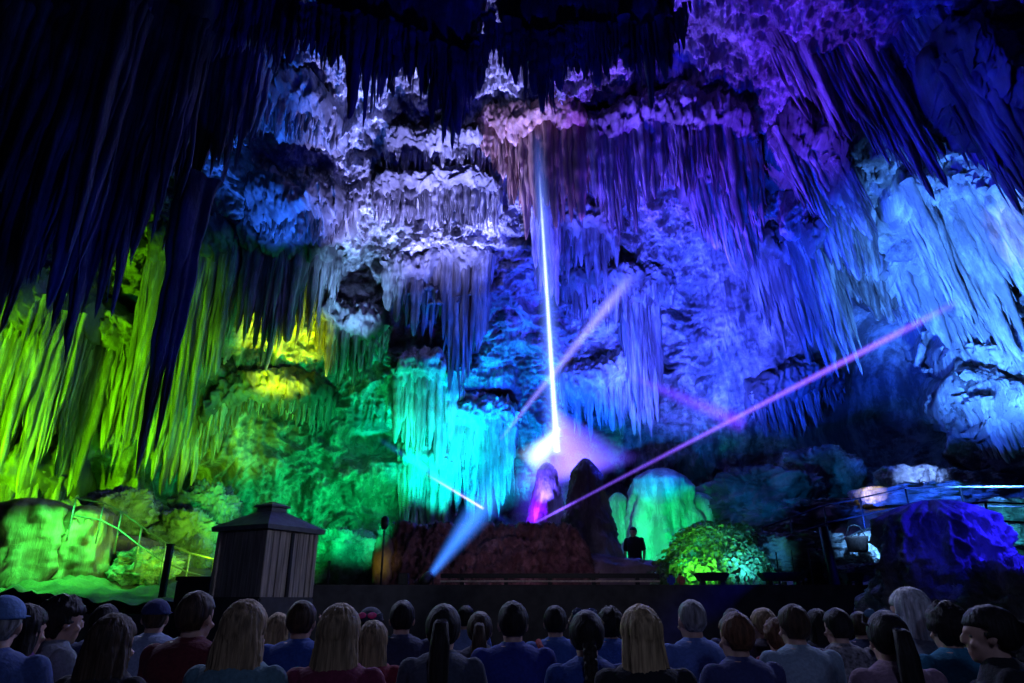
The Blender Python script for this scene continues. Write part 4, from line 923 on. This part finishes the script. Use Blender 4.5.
beam('bright white glow in the haze left of the foot of the upright beam', P(560, 428, 17.5), P(528, 466, 17.5), (.12), .6, (.45, .6, 1), 5, [(0, .6), (.5, 1), (1, .0)], name='haze_glow', cat='haze')
beam('dim blue light haze under the haze fan behind the mound', P(545, 462, 18), P(540, 535, 18), 1.0, .9, (.08, .04, 1), .6, [(0, .6), (.5, 1), (1, 0)], name='haze_fan', cat='haze')



# ------------------------------------------------------------------ lights
def spot(name, loc, tgt, col, power, ang, blend=.6, rad=.15):
    l = D.lights.new(name, 'SPOT'); l.color = col; l.energy = power; l.spot_size = R(ang); l.spot_blend = blend; l.shadow_soft_size = rad
    o = D.objects.new(name, l); C.objects.link(o); o.location = loc
    t = Vector(tgt); o.rotation_euler = (t - Vector(loc)).to_track_quat('-Z', 'Y').to_euler()
    return o
def point(name, loc, col, power, rad=.2):
    l = D.lights.new(name, 'POINT'); l.color = col; l.energy = power; l.shadow_soft_size = rad
    o = D.objects.new(name, l); C.objects.link(o); o.location = loc; return o
def area(name, loc, tgt, col, power, sx, sy):
    l = D.lights.new(name, 'AREA'); l.shape = 'RECTANGLE'; l.size = sx; l.size_y = sy; l.color = col; l.energy = power
    o = D.objects.new(name, l); C.objects.link(o); o.location = loc
    o.rotation_euler = (Vector(tgt) - Vector(loc)).to_track_quat('-Z', 'Y').to_euler(); return o
K = 1.0
for (loc, t, col, pw_, ang) in [
    ((-12.3, 12.3, 2.2), (85, 390), (.20, 1, .0), 5200, 58),
    ((-9.5, 17.0, 1.9), (40, 440), (.08, 1, .01), 900, 75),
    ((-8.0, 17.5, 1.9), (130, 400), (.50, 1, .0), 2200, 60),
    ((-7.0, 18.5, 1.9), (220, 400), (.30, 1, .0), 2200, 50),
    ((-6.0, 19, 2.2), (288, 333), (.70, 1, .0), 8000, 24),
    ((-6.3, 12.2, 2.0), (30, 500), (.14, 1, .02), 60, 75),
    ((-5.2, 12.4, 2.0), (120, 440), (.32, 1, .0), 350, 60),
    ((-4.2, 12.6, 2.0), (190, 545), (.06, 1, .02), 160, 60),
    ((-3.6, 12.8, 2.2), (270, 460), (0, 1, .16), 900, 50),
    ((-2.6, 12.8, 2.4), (350, 480), (0, .9, .30), 600, 40),
    ((-3.0, 21, 2.6), (310, 420), (0, 1, .22), 1200, 80),
    ((-2.0, 21.5, 2.6), (430, 420), (0, .75, .60), 2600, 55),
    ((-1.2, 16.5, 3.0), (440, 430), (0.02, .65, .75), 2500, 22),
    ((-.5, 21.0, 2.6), (490, 400), (0, .45, 1), 2600, 60),
    ((.5, 19, 3.0), (550, 300), (.0, .07, 1), 6000, 70),
    ((2.5, 14.5, 3.0), (610, 270), (.03, .035, 1), 11000, 50),
    ((3.5, 15, 2.6), (690, 320), (.06, .075, 1), 15000, 46),
    ((3.0, 15, 2.6), (650, 385), (.0, .16, 1), 2400, 40),
    ((-2.5, 18.5, 3), (430, 140), (.26, .28, 1), 34000, 44),
    ((1.0, 18, 3), (590, 88), (.18, .14, 1), 26000, 40),
    ((2.5, 18, 3), (710, 40), (.14, .035, 1), 13000, 46),
    ((-5.5, 18, 3), (285, 105), (.02, .13, 1), 14000, 34),
    ((-4.5, 18, 3), (362, 250), (.20, .42, 1), 10000, 21),
    ((5.0, 15.6, 3.4), (790, 290), (.005, .035, 1), 9000, 60),
    ((8.6, 12.6, 2.2), (955, 280), (.055, .23, 1), 13000, 50),
    ((6.5, 14.5, 2.5), (985, 420), (.015, .09, 1), 2400, 50),
    ((.5, 14.2, 4), (850, 100), (.008, .010, 1), 5500, 60),
    ((4.4, 15.0, 3.4), (790, 430), (0, .22, .8), 500, 50),
    ((3.2, 16.4, 2.0), (655, 505), (0, 1, .25), 900, 46),
    ((.5, 9.5, 2.5), (470, 20), (.004, .006, 1), 1300, 60),
    ((-4.0, 9.5, 3.5), (100, 100), (.003, .02, 1), 150, 60),
    ((10.0, 12.5, 3), (1015, 205), (1, .55, .25), 700, 12)]:
    spot('stage_flood_light', loc, W(*t), col, pw_ * K, ang)
for (loc, t, col, pw_, ang) in [   # lamps aimed at things on the stage
    ((-8.4, 13.4, 3.6), (-8.6, 13.3, 1.2), (.05, 1, .10), 420, 120),
    (P(540, 500, 16.8), P(548, 455, 18.2), (.10, .06, 1), 450, 70),
    (P(520, 520, 16.9), P(550, 490, 17.8), (.14, .005, 1), 320, 90),
    (P(500, 575, 12.2), P(490, 550, 14.7), (.5, .26, .5), 22, 120),
    (P(580, 575, 12.2), P(570, 550, 14.7), (.35, .15, .5), 18, 120),
    (P(370, 575, 12.9), P(383, 560, 14.4), (1, .8, .05), 14, 26),
    (P(690, 575, 12.0), P(705, 545, 13.0), (.16, 1, .10), 110, 80),
    (P(750, 570, 12.0), P(740, 545, 13.0), (.05, .45, 1), 110, 80),
    (P(1100, 400, 8.0), P(975, 560, 9.3), (.015, .010, 1), 520, 60),
    ((4.6, 6.5, 4.2), P(972, 565, 9.4), (.008, .008, 1), 140, 34),
    (P(915, 440, 15.0), P(920, 481, 19.3), (.16, .32, 1), 2200, 17),
    (P(866, 465, 15.2), P(872, 497, 18.0), (1, .75, .15), 500, 14),
    (P(850, 470, 11.4), P(878, 548, 13.2), (.12, .40, 1), 900, 40),
    (P(1000, 530, 13), P(1012, 515, 16), (.05, .6, .9), 80, 70)]:
    spot('stage_flood_light', loc, t, col, pw_ * K, ang)
#@@LIGHT
for x_ in (-5, 0, 5):
    spot('added_fill_light', (x_, 9.3, 5.0), (x_ * .7, 3.2, 1.3), (.5, .55, 1), 420, 80, rad=.4)  # unseen spots added as rim and fill for the audience
spot('added_fill_light', (1.0, 6.5, 3.4), (1.0, 11.2, 1.62), (.8, .75, .9), 38, 50, rad=.3)  # unseen spot added to brighten the pale strip on the stage edge
spot('added_fill_light', (1.5, -3.0, 4.6), (0, 4.0, .9), (.42, .50, 1), 130, 75, rad=.5)  # fill added behind the camera for the backs of the crowd
spot('added_fill_light', (5.5, 4.5, 4.0), hut_c, (.55, .58, .85), 520, 22, rad=.3)  # unseen spot added to lift the hut's right plank face
w = D.worlds.new('world'); bpy.context.scene.world = w; w.use_nodes = True
w.node_tree.nodes['Background'].inputs[0].default_value = (.01, .02, .12, 1); w.node_tree.nodes['Background'].inputs[1].default_value = .05
vs = bpy.context.scene.view_settings
vs.view_transform = 'Standard'; vs.look = 'None'; vs.gamma = 1; vs.use_curve_mapping = False; vs.exposure = 0.45
bpy.context.scene.cycles.max_bounces = 4
bpy.context.scene.cycles.diffuse_bounces = 1
